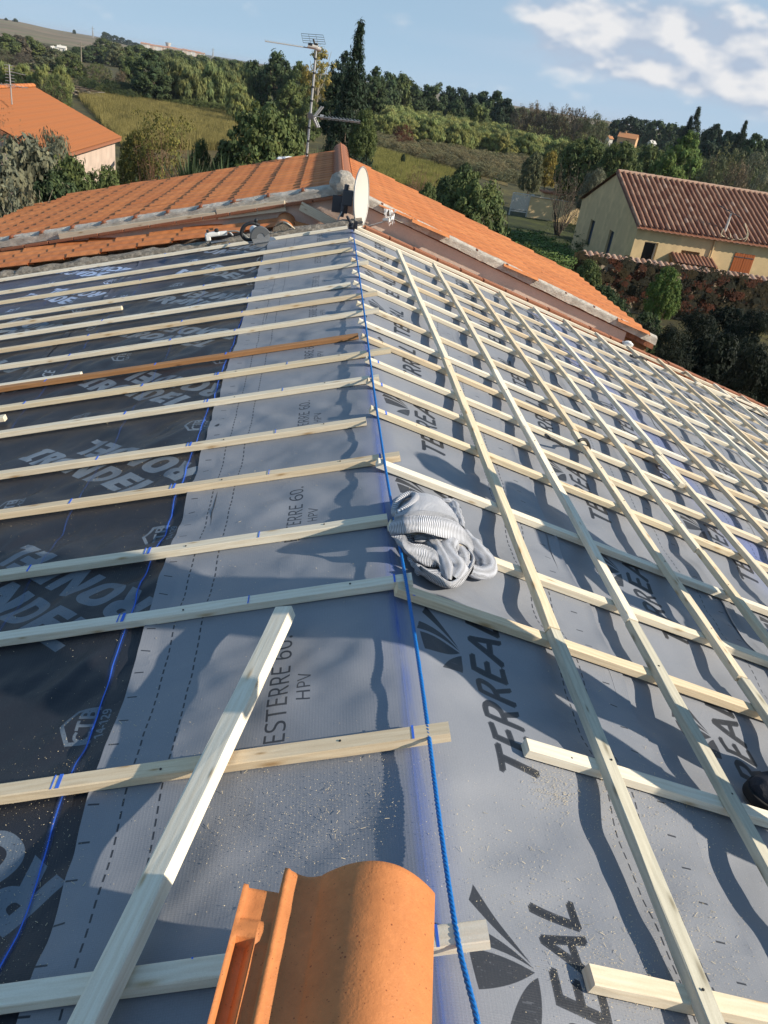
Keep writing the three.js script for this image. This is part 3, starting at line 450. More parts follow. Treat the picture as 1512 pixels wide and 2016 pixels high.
  const tubeS = (name, pts, r, m, k = 0.25) => { const c = new THREE.CatmullRomCurve3(pts.map(q => S(q).sub(base))), n = 44, fr = c.computeFrenetFrames(n, false), L = c.getLength(); mesh(name, grid(18, n, (a, b, i, j) => { const p = c.getPointAt(b), A = a * Math.PI * 2, rr = r * Math.pow(clamp(Math.sin(Math.PI * clamp(b, 0.02, 0.98)), 0, 1), k) * (1 + 0.18 * vn(a * 4, b * 9, r * 90)); const off = fr.normals[j].clone().multiplyScalar(Math.cos(A) * rr).addScaledVector(fr.binormals[j], Math.sin(A) * rr); off.y = off.y * 0.62 + (off.y > 0 ? 0.006 * vn(a * 9, b * 11, 3.3) : 0); off.multiplyScalar(1 + 0.22 * Math.pow(Math.abs(vn(a * 3, b * 6, r * 50)), 0.5) * (off.y > 0 ? -1 : 0.3)); p.add(off); return { p, uv: [a * 0.12, b * L * 4.6] }; }), foldM, t); };
  tubeS('fold', [[430, 640, 0.06], [600, 640, 0.07], [690, 730, 0.075], [760, 850, 0.075], [810, 980, 0.065], [830, 1120, 0.045]], 0.026, ribM);
  tubeS('fold', [[740, 600, 0.06], [820, 680, 0.075], [800, 760, 0.075], [860, 860, 0.075], [940, 960, 0.07], [880, 1100, 0.05]], 0.036, knitM);
  tubeS('fold', [[620, 600, 0.06], [690, 650, 0.075], [740, 720, 0.07], [760, 800, 0.05]], 0.022, knitM);
  tubeS('fold', [[860, 720, 0.05], [950, 790, 0.055], [1000, 880, 0.055], [990, 980, 0.05]], 0.03, knitM);
  mesh('ribbed_hem', loft([[[530, 990, 0.012], [560, 1080, 0.012], [690, 1170, 0.012], [840, 1215, 0.012], [970, 1180, 0.012], [1075, 1040, 0.014], [1130, 880, 0.02], [1100, 760, 0.03]],
    [[500, 960, 0.04], [560, 1040, 0.045], [690, 1130, 0.045], [840, 1195, 0.045], [980, 1130, 0.045], [1085, 1000, 0.05], [1135, 860, 0.055], [1085, 740, 0.06]],
    [[520, 960, 0.062], [600, 1020, 0.065], [720, 1080, 0.065], [845, 1150, 0.06], [960, 1095, 0.062], [1060, 990, 0.066], [1105, 860, 0.07], [1060, 750, 0.07]],
    [[545, 965, 0.058], [620, 1010, 0.058], [730, 1065, 0.056], [845, 1130, 0.05], [945, 1080, 0.052], [1040, 980, 0.056], [1085, 860, 0.06], [1040, 760, 0.062]]], 64, 14, [1.4, 0.2], 0.003), ribM, t);
  mesh('body', loft([[[360, 850, 0.04], [470, 920, 0.045], [620, 975, 0.045], [740, 980, 0.05]], [[400, 930, 0.03], [500, 1000, 0.045], [620, 1030, 0.05], [760, 1050, 0.05]], [[440, 1020, 0.012], [530, 1080, 0.02], [640, 1110, 0.03], [800, 1140, 0.03]]], 26, 14, [0.6, 0.3], 0.006), knitM, t);
  tubeS('sleeve', [[980, 560, 0.045], [1090, 690, 0.045], [1190, 810, 0.042], [1270, 900, 0.038], [1270, 1000, 0.030], [1150, 1020, 0.028], [1080, 990, 0.03]], 0.036, knitM, 0.15);
  tubeS('sleeve', [[760, 195, 0.02], [870, 215, 0.028], [915, 300, 0.028], [950, 420, 0.028], [990, 520, 0.03]], 0.020, ribM);
  mesh('lining', loft([[[250, 420, 0.012], [500, 300, 0.02], [800, 380, 0.02], [960, 520, 0.012]], [[280, 650, 0.02], [560, 650, 0.035], [860, 700, 0.03], [1080, 800, 0.015]], [[430, 930, 0.015], [620, 980, 0.025], [880, 1000, 0.025], [1090, 900, 0.015]], [[540, 1070, 0.012], [690, 1140, 0.015], [850, 1180, 0.015], [1010, 1080, 0.012]]], 22, 18, [0.7, 0.7]), knitM, t);
}
const blackPlastic = std({ color: lin(0.015, 0.016, 0.018), roughness: 0.5 }), whitePlastic = std({ color: lin(0.72, 0.71, 0.68), roughness: 0.45 }), steel = std({ color: lin(0.42, 0.42, 0.42), roughness: 0.42, metalness: 0.85, bumpMap: fineBump, bumpScale: 0.0005 }), darkGrey = std({ color: lin(0.10, 0.105, 0.11), roughness: 0.5 });
{ // circular saw and a second hand saw at the far edge
  const p = onRoof(508, 474, -1, 0.085), t = thing('circular_saw', 'white and black hand-held circular saw resting at the far end of the left slope', 'saw', p);
  t.rotation.set(0, 0.25, rad(14)); t.scale.setScalar(0.82);
  mesh('motor_housing', merge([box(0.13, 0.10, 0.11, 0.02, 0.08, -0.05, 0.03), capped(V3(0.0, 0.08, -0.09), V3(0.0, 0.08, -0.19), 0.05, 14)]), whitePlastic, t);
  mesh('blade_guard', (() => { const s = new THREE.Shape(); s.absarc(0, 0, 0.105, 0.3, Math.PI, false); s.lineTo(-0.045, 0); s.absarc(0, 0, 0.045, Math.PI, 0, true); s.closePath(); const g = new THREE.ExtrudeGeometry(s, { depth: 0.035, bevelEnabled: true, bevelSize: 0.006, bevelThickness: 0.006, bevelSegments: 2, curveSegments: 20 }); g.translate(0.03, 0.045, 0.012); return g; })(), darkGrey, t);
  mesh('blade', (() => { const g = new THREE.CylinderGeometry(0.10, 0.10, 0.003, 36); g.rotateX(Math.PI / 2); g.translate(0.03, 0.04, 0.045); return g; })(), steel, t);
  mesh('base_plate', box(0.30, 0.006, 0.14, 0.04, -0.005, 0.01, 0.002), steel, t);
  mesh('handle', tube([V3(-0.05, 0.02, -0.02), V3(-0.13, 0.03, -0.02), V3(-0.165, 0.10, -0.02), V3(-0.12, 0.17, -0.02), V3(-0.03, 0.19, -0.02), V3(0.05, 0.15, -0.02)], 0.019, 40, 10), blackPlastic, t);
  mesh('front_grip', merge([capped(V3(0.0, 0.17, -0.02), V3(0.02, 0.205, -0.02), 0.018, 12), new THREE.SphereGeometry(0.022, 12, 8).translate(0.02, 0.21, -0.02)]), blackPlastic, t);
  const q = onRoof(425, 474, -1, 0.06), j = thing('jigsaw', 'small white and grey jigsaw lying left of the circular saw', 'saw', q);
  j.rotation.set(0, 0.2, rad(14)); j.scale.setScalar(0.85);
  mesh('body', merge([box(0.16, 0.055, 0.06, -0.02, 0.075, 0, 0.02), box(0.06, 0.08, 0.06, -0.08, 0.05, 0, 0.016), capped(V3(0.04, 0.07, 0), V3(0.14, 0.065, 0.0), 0.026, 12)]), whitePlastic, j);
  mesh('grip', merge([box(0.05, 0.05, 0.055, 0.03, 0.105, 0, 0.018), box(0.03, 0.03, 0.05, -0.07, 0.115, 0, 0.01)]), blackPlastic, j);
  mesh('base_plate', box(0.20, 0.006, 0.09, 0.04, -0.01, 0, 0.002), steel, j);
  mesh('blade', merge([box(0.012, 0.07, 0.003, -0.09, -0.02, 0), capped(V3(0.17, 0.07, 0), V3(0.2, 0.03, 0.01), 0.012)]), steel, j);
  const cable = tube([[424, 462, 0.09], [445, 457, 0.12], [465, 455, 0.13], [482, 463, 0.10], [500, 480, 0.03]].map(a => onRoof(a[0], a[1], -1, a[2])), 0.007, 40, 6);
  tag(mesh('power_cable', cable, std({ color: lin(0.62, 0.55, 0.42), roughness: 0.6 })), 'cream cable arching between the two saws', 'cable');
  const loop = tube([[540, 452, 0.05], [552, 441, 0.10], [566, 440, 0.13], [580, 450, 0.06]].map(a => onRoof(a[0], a[1], -1, a[2])), 0.006, 30, 6);
  tag(mesh('power_cable', loop, std({ color: lin(0.62, 0.55, 0.42), roughness: 0.6 })), 'cream cable looped over the clay ridge tile of the old roof', 'cable');
}
{ // black steel hooks left on the battens
  const hook = (name, label, P, r) => tag(mesh(name, tube(P.map(a => onRoof(a[0], a[1], 1, a[2])), r, 30, 6), blackPlastic), label, 'hook');
  hook('steel_hook', 'black steel hook standing on a batten of the right slope, below the third row', [[1139, 868, 0.09], [1146, 865, 0.10], [1155, 868, 0.09], [1160, 884, 0.045], [1152, 887, 0.04]], 0.009);
  hook('steel_hook', 'black steel hook lying on the underlay between printed letters', [[1074, 856, 0.05], [1082, 862, 0.06], [1094, 868, 0.05], [1110, 878, 0.03]], 0.008);
  hook('steel_hook', 'black steel hook near the far right edge of the roof', [[1240, 699, 0.10], [1248, 703, 0.10], [1262, 703, 0.09], [1272, 710, 0.05]], 0.012);
  const can = onRoof(1236, 677, 1, 0.06), c = thing('paper_scrap', 'crumpled white paper scrap at the far edge of the right slope', 'paper', can);
  mesh('fold', (() => { const g = new THREE.IcosahedronGeometry(0.045, 2), p = g.attributes.position; for (let i = 0; i < p.count; i++) { const v = V3().fromBufferAttribute(p, i), k = 1 + 0.45 * vn(v.x * 30, v.y * 30, v.z * 30); p.setXYZ(i, v.x * k * 1.3, v.y * k * 0.7, v.z * k); } g.computeVertexNormals(); return g; })(), std({ color: lin(0.78, 0.78, 0.76), roughness: 0.9 }), c);
}
{ // sawdust and splinters
  const r = rng(55), N = 12000, chip = new THREE.BoxGeometry(1, 0.35, 0.45), im = new THREE.InstancedMesh(chip, std({ color: lin(0.72, 0.60, 0.40), roughness: 0.9 }), N), o = new THREE.Object3D();
  const spots = [[1, 0.55, 1.22, 0.20, 0.10, 3], [1, 0.34, 0.80, 0.14, 0.12, 3], [-1, 0.22, 1.08, 0.22, 0.16, 4], [1, 0.24, 0.95, 0.22, 0.20, 3], [1, 0.62, 0.95, 0.12, 0.14, 3], [-1, 0.85, 0.95, 0.16, 0.25, 2], [-1, 0.75, 1.3, 0.2, 0.25, 1.4], [1, 0.35, 1.22, 0.06, 0.05, 2.2], [1, 0.75, 1.3, 0.3, 0.3, 1.6], [-1, 0.6, 2.2, 0.6, 0.9, 1.4], [1, 0.9, 2.4, 0.9, 1.0, 1.4], [-1, 1.2, 2.6, 0.5, 0.8, 1.2]];
  const tot = spots.reduce((a, s) => a + s[5], 0); const ga = () => (r() + r() + r() - 1.5) * 1.15;
  for (let i = 0; i < N; i++) { let k = r() * tot, q = 0; while (k > spots[q][5] && q < spots.length - 1) k -= spots[q++][5]; const [s, u0, z0, su, sz] = spots[q]; let S = s, u = u0 + ga() * su, z = z0 + ga() * sz; if (u < 0) { S = -s; u = -u; } const big = r() < 0.02; o.position.copy(roofPt(S, u, z, 0.0085 + sag(S, u, z) + (S < 0 && u > 0.72 ? -0.006 : 0))); o.rotation.set(r() * 0.6, r() * 6.28, S * -PITCH + (r() - 0.5) * 0.5); const L = big ? 0.004 + r() * 0.007 : 0.0006 + 0.0022 * r() * r(); o.scale.set(L, Math.min(L, 0.0016), big ? 0.0016 : L * 0.9); o.updateMatrix(); im.setMatrixAt(i, o.matrix); }
  im.name = 'sawdust'; im.castShadow = im.receiveShadow = true; scene.add(im); tag(im, 'pale sawdust and splinters strewn over the underlay', 'sawdust', null, 'stuff');
}

// ------------------------------------------------------------------ people at work, just outside the frame (one boot shows)
const denim = std({ color: lin(0.016, 0.022, 0.050), roughness: 0.95, bumpMap: fineBump, bumpScale: 0.004 }), leather = std({ color: lin(0.011, 0.013, 0.024), roughness: 0.62, bumpMap: fineBump, bumpScale: 0.003 }), rubber = std({ color: lin(0.006, 0.006, 0.008), roughness: 0.8 });
// one surface round a set of tapered capsules [a, b, ra, rb, colour]; smooth union of sharpness k
function skinMesh(caps, res, k, pad = 0.04) {
  const lo = V3(9, 9, 9), hi = V3(-9, -9, -9); for (const c of caps) for (const q of [0, 1]) { const r = Math.max(c[2], c[3]) + pad; lo.min(c[q].clone().subScalar(r)); hi.max(c[q].clone().addScalar(r)); }
  const size = Math.max(hi.x - lo.x, hi.y - lo.y, hi.z - lo.z), c0 = lo.clone().add(hi).multiplyScalar(0.5), q = V3(), pa = V3(), B = caps.map(c => c[1].clone().sub(c[0]));
  const dist = (p, m) => { pa.copy(p).sub(caps[m][0]); const l = B[m].lengthSq(), h = l ? clamp(pa.dot(B[m]) / l, 0, 1) : 0; return pa.addScaledVector(B[m], -h).length() - lerp(caps[m][2], caps[m][3], h); };
  const mc = new MarchingCubes(res, denim, false, false, 200000); mc.isolation = 0;
  for (let z = 0; z < res; z++) for (let y = 0; y < res; y++) for (let x = 0; x < res; x++) { q.set(x - res / 2, y - res / 2, z - res / 2).multiplyScalar(size / res).add(c0); let s = 0; for (let m = 0; m < caps.length; m++) s += Math.exp(-Math.max(dist(q, m), -0.2) * k); mc.field[(z * res + y) * res + x] = Math.log(s + 1e-30) / k; }
  mc.update(); const n = mc.count, P = new Float32Array(n * 3), C = new Float32Array(n * 3), v = V3();
  for (let i = 0; i < n; i++) { v.fromArray(mc.positionArray, i * 3).multiplyScalar(size / 2).add(c0); v.toArray(P, i * 3); let best = 9, col = caps[0][4]; for (let m = 0; m < caps.length; m++) { const d = dist(v, m); if (d < best) { best = d; col = caps[m][4]; } } const f = 1 + 0.08 * vn(v.x * 22, v.y * 22, v.z * 22); C.set([col[0] * f, col[1] * f, col[2] * f], i * 3); }
  const g = new THREE.BufferGeometry(); g.setAttribute('position', new THREE.BufferAttribute(P, 3)); g.setAttribute('normal', new THREE.BufferAttribute(mc.normalArray.slice(0, n * 3), 3)); g.setAttribute('uv', new THREE.BufferAttribute(new Float32Array(n * 2), 2)); g.setAttribute('color', new THREE.BufferAttribute(C, 3)); return g;
}
const SKIN = [0.42, 0.22, 0.14], JACKET = [0.030, 0.036, 0.052], TROUSER = [0.016, 0.021, 0.042];
const clothMat = std({ color: lin(1, 1, 1), vertexColors: true, roughness: 0.9 });
function boot(parent, p, dir) {                                       // work boot, toe along dir, lying on the right slope
  const n = NRM(1), X = dir.clone().addScaledVector(n, -dir.dot(n)).normalize(), o = new THREE.Group(); o.name = 'boot'; parent.add(o); frame(o, p.clone().sub(parent.position), X, n);
  const sec = [[-0.14, 0.036, 0.12, 0.030], [-0.12, 0.040, 0.20, 0.050], [-0.08, 0.042, 0.22, 0.055], [-0.03, 0.042, 0.17, 0.062], [0.02, 0.044, 0.115, 0.04], [0.07, 0.050, 0.088, 0.03], [0.12, 0.050, 0.075, 0.02], [0.150, 0.041, 0.060, 0.01], [0.166, 0.020, 0.044, 0], [0.170, 0.0005, 0.026, 0]];
  mesh('upper', grid(28, 32, (a, b) => { const f = b * (sec.length - 1), i = Math.min(Math.floor(f), sec.length - 2), t = f - i, s = [0, 1, 2].map(k => lerp(sec[i][k], sec[i + 1][k], fade(t))), A = a * Math.PI * 2, cr = 0.004 * Math.sin(b * 42) * sstep(0.4, 0.55, b) * sstep(0.85, 0.6, b); const y = Math.sin(A); return { p: V3(s[0], 0.024 + (y > 0 ? Math.pow(y, 0.8) * (s[2] - 0.02) + cr : y * 0.004), Math.cos(A) * s[1]), uv: [a, b] }; }), leather, o);
  mesh('sole', (() => { const s = new THREE.Shape(); s.moveTo(-0.145, -0.036); s.quadraticCurveTo(-0.165, 0, -0.145, 0.036); s.lineTo(-0.03, 0.040); s.quadraticCurveTo(0.06, 0.058, 0.12, 0.053); s.quadraticCurveTo(0.175, 0.036, 0.177, 0); s.quadraticCurveTo(0.175, -0.036, 0.12, -0.053); s.quadraticCurveTo(0.06, -0.058, -0.03, -0.040); const g = new THREE.ExtrudeGeometry(s, { depth: 0.02, bevelEnabled: true, bevelSize: 0.003, bevelThickness: 0.003, bevelSegments: 2, curveSegments: 14 }); g.rotateX(-Math.PI / 2); g.translate(0, 0.003, 0); return g; })(), rubber, o);
  mesh('lace', merge([0, 1, 2, 3].map(i => capped(V3(0.0 + i * 0.018, 0.135 - i * 0.017, -0.03), V3(0.006 + i * 0.018, 0.135 - i * 0.017, 0.03), 0.003, 5))), rubber, o);
  return o;
}
function worker(name, label, base, J, shade) {
  const t = thing(name, label, 'person', base), p = {}; for (const n in J) p[n] = V3(...J[n]);
  const jk = JACKET.map(c => c * shade), tr = TROUSER.map(c => c * shade), waist = p.hip.clone().lerp(p.chest, 0.42), belly = p.hip.clone().lerp(p.chest, 0.7);
  const cap = (a, b, ra, rb, c) => [a, b, ra, rb, c], low = p.chest.clone().lerp(p.neck, 0.45);
  const body = [cap(p.hipL, p.hipR, 0.105, 0.105, tr), cap(p.hip, waist, 0.13, 0.125, jk), cap(waist, p.chest, 0.125, 0.145, jk), cap(p.shL.clone().lerp(p.chest, 0.35), p.shR.clone().lerp(p.chest, 0.35), 0.105, 0.105, jk), cap(p.shL, p.shR, 0.068, 0.068, jk), cap(low, p.neck, 0.062, 0.056, SKIN), cap(p.neck, p.head, 0.056, 0.056, SKIN)];
  for (const s of ['L', 'R']) body.push(cap(p['hip' + s], p['knee' + s], 0.098, 0.074, tr), cap(p['knee' + s], p['foot' + s], 0.074, 0.064, tr), cap(p['sh' + s], p['el' + s], 0.062, 0.050, jk), cap(p['el' + s], p['el' + s].clone().lerp(p['ha' + s], 0.82), 0.049, 0.040, jk), cap(p['el' + s].clone().lerp(p['ha' + s], 0.8), p['ha' + s], 0.029, 0.027, SKIN));
  const parts = [skinMesh(body, 112, 60)];
  // head
  const F = p.nose.clone().sub(p.head).normalize(), S = F.clone().cross(p.head.clone().sub(p.neck)).normalize(), U = S.clone().cross(F).normalize(), at = (f, u, s) => p.head.clone().addScaledVector(F, f).addScaledVector(U, u).addScaledVector(S, s), c1 = (a, b, ra, rb) => [a, b, ra, rb, SKIN], lip = [0.36, 0.14, 0.10];
  parts.push(skinMesh([c1(at(-0.022, 0.035, 0), at(0.012, 0.04, 0), 0.088, 0.084), c1(at(0.035, 0.0, -0.02), at(0.035, 0.0, 0.02), 0.058, 0.058), c1(at(0.042, -0.055, -0.012), at(0.042, -0.055, 0.012), 0.044, 0.044), c1(at(0.06, -0.083, 0), at(0.064, -0.086, 0), 0.024, 0.022), c1(at(0.092, 0.022, 0), at(0.112, -0.014, 0), 0.009, 0.013), c1(at(0.083, 0.035, -0.05), at(0.088, 0.038, -0.014), 0.012, 0.010), c1(at(0.083, 0.035, 0.05), at(0.088, 0.038, 0.014), 0.012, 0.010), [at(0.086, -0.046, -0.018), at(0.088, -0.046, 0.018), 0.008, 0.008, lip], c1(at(-0.005, 0.018, -0.087), at(-0.008, -0.022, -0.080), 0.016, 0.010), c1(at(-0.005, 0.018, 0.087), at(-0.008, -0.022, 0.080), 0.016, 0.010), c1(at(-0.02, -0.05, 0), at(-0.03, -0.14, 0), 0.058, 0.056)], 80, 140, 0.02));
  // hands: palm, four bent fingers, thumb from the side of the palm
  for (const [s, sg] of [['L', -1], ['R', 1]]) {
    const W = p['ha' + s], D = p['fi' + s].clone().sub(W).normalize(), T0 = p['th' + s].clone().sub(W), Sd = T0.clone().addScaledVector(D, -T0.dot(D)).normalize(), Nn = D.clone().cross(Sd).multiplyScalar(sg).normalize(), h = (d, x, n) => W.clone().addScaledVector(D, d).addScaledVector(Sd, x).addScaledVector(Nn, n), cs = [];
    [[0.030, 0.070, 0.009], [0.010, 0.078, 0.009], [-0.011, 0.072, 0.009], [-0.030, 0.056, 0.0078]].forEach(([x, L, r]) => { cs.push(c1(h(0.0, x * 0.6, 0), h(0.088, x, 0), 0.0145, 0.0125), c1(h(0.088, x, 0), h(0.088 + L * 0.46, x * 1.05, 0.012), r + 0.001, r), c1(h(0.088 + L * 0.46, x * 1.05, 0.012), h(0.088 + L * 0.74, x * 1.05, 0.034), r, r - 0.001), c1(h(0.088 + L * 0.74, x * 1.05, 0.034), h(0.088 + L * 0.82, x * 1.05, 0.055), r - 0.001, r - 0.002)); });
    cs.push(c1(h(0.022, 0.026, 0.004), h(0.055, 0.052, 0.016), 0.0145, 0.0105), c1(h(0.055, 0.052, 0.016), h(0.084, 0.060, 0.030), 0.0105, 0.008));
    parts.push(skinMesh(cs, 80, 300, 0.015));
  }
  mesh('body', mergeGeometries(parts, false), clothMat, t);
  const hair = std({ color: lin(0.03, 0.02, 0.014), roughness: 0.85, side: THREE.DoubleSide }), hg = new THREE.SphereGeometry(0.099, 28, 18, 0, Math.PI * 2, 0, Math.PI * 0.56), hp = hg.attributes.position; for (let i = 0; i < hp.count; i++) { const v = V3().fromBufferAttribute(hp, i), q = 1 + 0.05 * vn(v.x * 60, v.y * 60, v.z * 60); hp.setXYZ(i, v.x * q * 1.06, v.y * q, v.z * q * 0.96); } hg.computeVertexNormals();
  const hm = mesh('hair', hg, hair, t); frame(hm, at(-0.008, 0.036, 0), F.clone().addScaledVector(U, 0.26), U.clone().addScaledVector(F, -0.26));
  for (const q of [-1, 1]) { const e = mesh('eye', new THREE.SphereGeometry(0.0115, 12, 8), std({ color: lin(0.6, 0.58, 0.55), roughness: 0.2 }), t); e.position.copy(at(0.084, 0.016, q * 0.031)); mesh('iris', new THREE.SphereGeometry(0.006, 10, 6).translate(...F.clone().multiplyScalar(0.0065).toArray()), std({ color: lin(0.03, 0.02, 0.012), roughness: 0.2 }), e); }
  return t;
}
{
  // standing on the right slope, facing the ridge; one foot just inside the right edge of the frame
  const f = roofPt(1, 1.19, 1.43, 0.03), rel = (u, z, h) => { const q = roofPt(1, u, z, 0.03).sub(f); return [q.x, q.y + h, q.z]; };
  const k = worker('person', 'person in dark work clothes at the right edge, only a dark boot in view', f, {
    footR: rel(1.24, 1.43, 0.10), kneeR: rel(1.20, 1.42, 0.50), hipR: rel(1.30, 1.36, 0.92), footL: rel(1.52, 1.02, 0.10), kneeL: rel(1.44, 1.06, 0.50), hipL: rel(1.40, 1.17, 0.92), hip: rel(1.35, 1.26, 1.0), chest: rel(1.22, 1.26, 1.32), neck: rel(1.14, 1.26, 1.55), head: rel(1.07, 1.26, 1.68), nose: rel(0.96, 1.26, 1.65),
    shR: rel(1.18, 1.43, 1.42), elR: rel(1.05, 1.46, 1.16), haR: rel(0.98, 1.40, 0.94), fiR: rel(0.93, 1.38, 0.84), thR: rel(0.93, 1.34, 0.92), shL: rel(1.20, 1.06, 1.42), elL: rel(1.10, 0.92, 1.22), haL: rel(0.96, 0.90, 1.02), fiL: rel(0.90, 0.91, 0.94), thL: rel(0.94, 0.95, 0.98) }, 1.0);
  boot(k, roofPt(1, 1.165, 1.43, 0.006), V3(-1, 0.05, 0.32));
  boot(k, roofPt(1, 1.50, 1.02, 0.006), V3(-1, 0, 0.25));
  // a second roofer crouching farther down the slope, outside the frame
  const g = roofPt(1, 1.98, 2.34, 0.03), r2 = (u, z, h) => { const q = roofPt(1, u, z, 0.03).sub(g); return [q.x, q.y + h, q.z]; };
  const m = worker('person', 'person in dark clothes crouching outside the frame, only their shadow in view', g, {
    footR: r2(1.98, 2.34, 0.09), kneeR: r2(1.78, 2.36, 0.46), hipR: r2(2.08, 2.36, 0.62), footL: r2(2.10, 2.04, 0.09), kneeL: r2(1.92, 2.02, 0.46), hipL: r2(2.16, 2.08, 0.62), hip: r2(2.14, 2.22, 0.68), chest: r2(2.02, 2.26, 0.98), neck: r2(1.94, 2.28, 1.18), head: r2(1.88, 2.28, 1.30), nose: r2(1.77, 2.28, 1.27),
    shR: r2(1.96, 2.46, 1.06), elR: r2(1.84, 2.52, 0.80), haR: r2(1.74, 2.46, 0.58), fiR: r2(1.70, 2.44, 0.50), thR: r2(1.70, 2.40, 0.56), shL: r2(2.02, 2.06, 1.06), elL: r2(1.92, 2.0, 0.80), haL: r2(1.80, 2.04, 0.60), fiL: r2(1.76, 2.05, 0.52), thL: r2(1.78, 2.09, 0.56) }, 1.3);
  boot(m, roofPt(1, 1.92, 2.34, 0.006), V3(-1, 0, 0)); boot(m, roofPt(1, 2.04, 2.04, 0.006), V3(-1, 0, 0));
}

// ------------------------------------------------------------------ clay roofs, neighbours, walls
const clayTex = noiseTex(512, [1.5, 1.5], [226, 222, 218], 0.22, 12, 5, 3.9);
const clayBump = bumpTex(512, [3, 3], 40, 4, 6.6, 0.6);
const clayMats = [[0.72, 0.255, 0.076], [0.68, 0.232, 0.070], [0.76, 0.28, 0.088], [0.67, 0.24, 0.076]].map(c => std({ color: lin(...c), roughness: 0.68, map: clayTex, bumpMap: clayBump, bumpScale: 0.002 }));
// a clay pantile: X down the slope, Y off the roof, Z across; the barrel lies towards +Z
function pantile(W, L, hump, flat) {
  const prof = [[0, 0.012], [0.05, 0.002], [0.30, 0.0], [0.40, flat], [0.50, hump * 0.72], [0.64, hump], [0.80, hump * 0.86], [0.93, hump * 0.38], [1, 0.004]].map(([a, b]) => [(a - 0.5) * W, b]);
  const P = [], UV = [], push = (...v) => v.forEach(q => { P.push(q[0], q[1], q[2]); UV.push(q[0] + 0.3, q[2] + 0.3); }), lift = 0.015, x0 = -L / 2, x1 = L / 2;
  for (let i = 0; i < prof.length - 1; i++) { const [za, ya] = prof[i], [zb, yb] = prof[i + 1], A = [x0, ya, za], B = [x0, yb, zb], C = [x1, ya + lift, za], D = [x1, yb + lift, zb], c = [x1, ya + lift - 0.016, za], d = [x1, yb + lift - 0.016, zb]; push(A, B, C, B, D, C); push(C, D, c, D, d, c); }
  const g = tris(P, UV); return g;
}
const tileGeo = pantile(0.265, 0.42, 0.026, 0.006);
const pickT = rng(77);
function layTiles(parent, origin, down, nrm, across, courses, gauge, zr, W, limit = 1e9, wob = 0.004) { // zr(course) -> [from, to] along across
  const X = down.clone().normalize(), Y = nrm.clone().normalize(); let n = 0;
  for (let c = 0; c < courses; c++) { const [a, b] = zr(c); for (let z = a; z < b - W * 0.4; z += W) { if (n++ >= limit) return; const m = mesh('roof_tile', tileGeo, clayMats[Math.floor(pickT() * 4)], parent); frame(m, origin.clone().addScaledVector(X, (c + 0.5) * gauge).addScaledVector(across, z + W / 2).addScaledVector(Y, wob * (pickT() - 0.3)), X, Y); m.rotateX((pickT() - 0.5) * 0.02); } }
}
function halfBarrel(r, L, r2 = r, n = 12) { const g = new THREE.CylinderGeometry(r2, r, L, n, 1, true, -Math.PI / 2, Math.PI); g.rotateX(-Math.PI / 2); return g; }   // axis Z, bulging up
{ // what is left of the old tiles on the house's own roof, left of the ridge end
  const s = -1, down = V3(-CA, -SA, 0), nr = NRM(-1);
  const zWall = x => 8.46 - (x < 0 ? 0.2 * x : 0);
  const o = H(roofPt(-1, 0.66, 0, 0.075));
  layTiles(house, o, down, nr, V3(0, 0, -1), 13, 0.36, c => { const x = -(0.66 + (c + 0.5) * 0.36) * CA; return [8.02, zWall(x) - 0.05]; }, 0.26, 1e9, 0.006);
  for (let z = 8.02; z < 8.5; z += 0.26) { const m = mesh('roof_tile', tileGeo, clayMats[2], house); frame(m, H(V3(-0.38, RIDGE - 0.15, -z - 0.13)), V3(1, -0.13, 0), V3(0.13, 1, 0)); }
  for (let k = 0; k < 3; k++) { const m = mesh('ridge_tile', halfBarrel(0.105, 0.38, 0.095), clayMats[k % 3], house); m.position.copy(H(V3(-0.66, RIDGE - 0.15, -8.13 - k * 0.33))); m.rotation.x = 0.03; m.scale.y = 0.95; if (!k) { const g = mesh('mortar_plug', new THREE.CylinderGeometry(0.098, 0.1, 0.05, 16, 1, false, -Math.PI / 2, Math.PI).rotateX(-Math.PI / 2), mortarMat, house); g.position.copy(m.position).add(V3(0, 0, 0.16)); } }
    // and right of it, between the last bricks and the foot of the neighbour's wall
  layTiles(house, H(roofPt(1, 0.05, 0, -0.02)), V3(CA, -SA, 0), NRM(1), V3(0, 0, 1), 9, 0.36, c => { const u = 0.05 + (c + 0.5) * 0.36; return [-8.40, -8.02 - 0.07 * u]; }, 0.26, 1e9, 0.006);
}
const nb = thing('neighbour_house', 'adjoining house with orange clay tile roof, mortar verge and pink gable wall', 'house', [-0.5, 0, -11]);
const N = p => p.clone().sub(V3(-0.5, 0, -11));
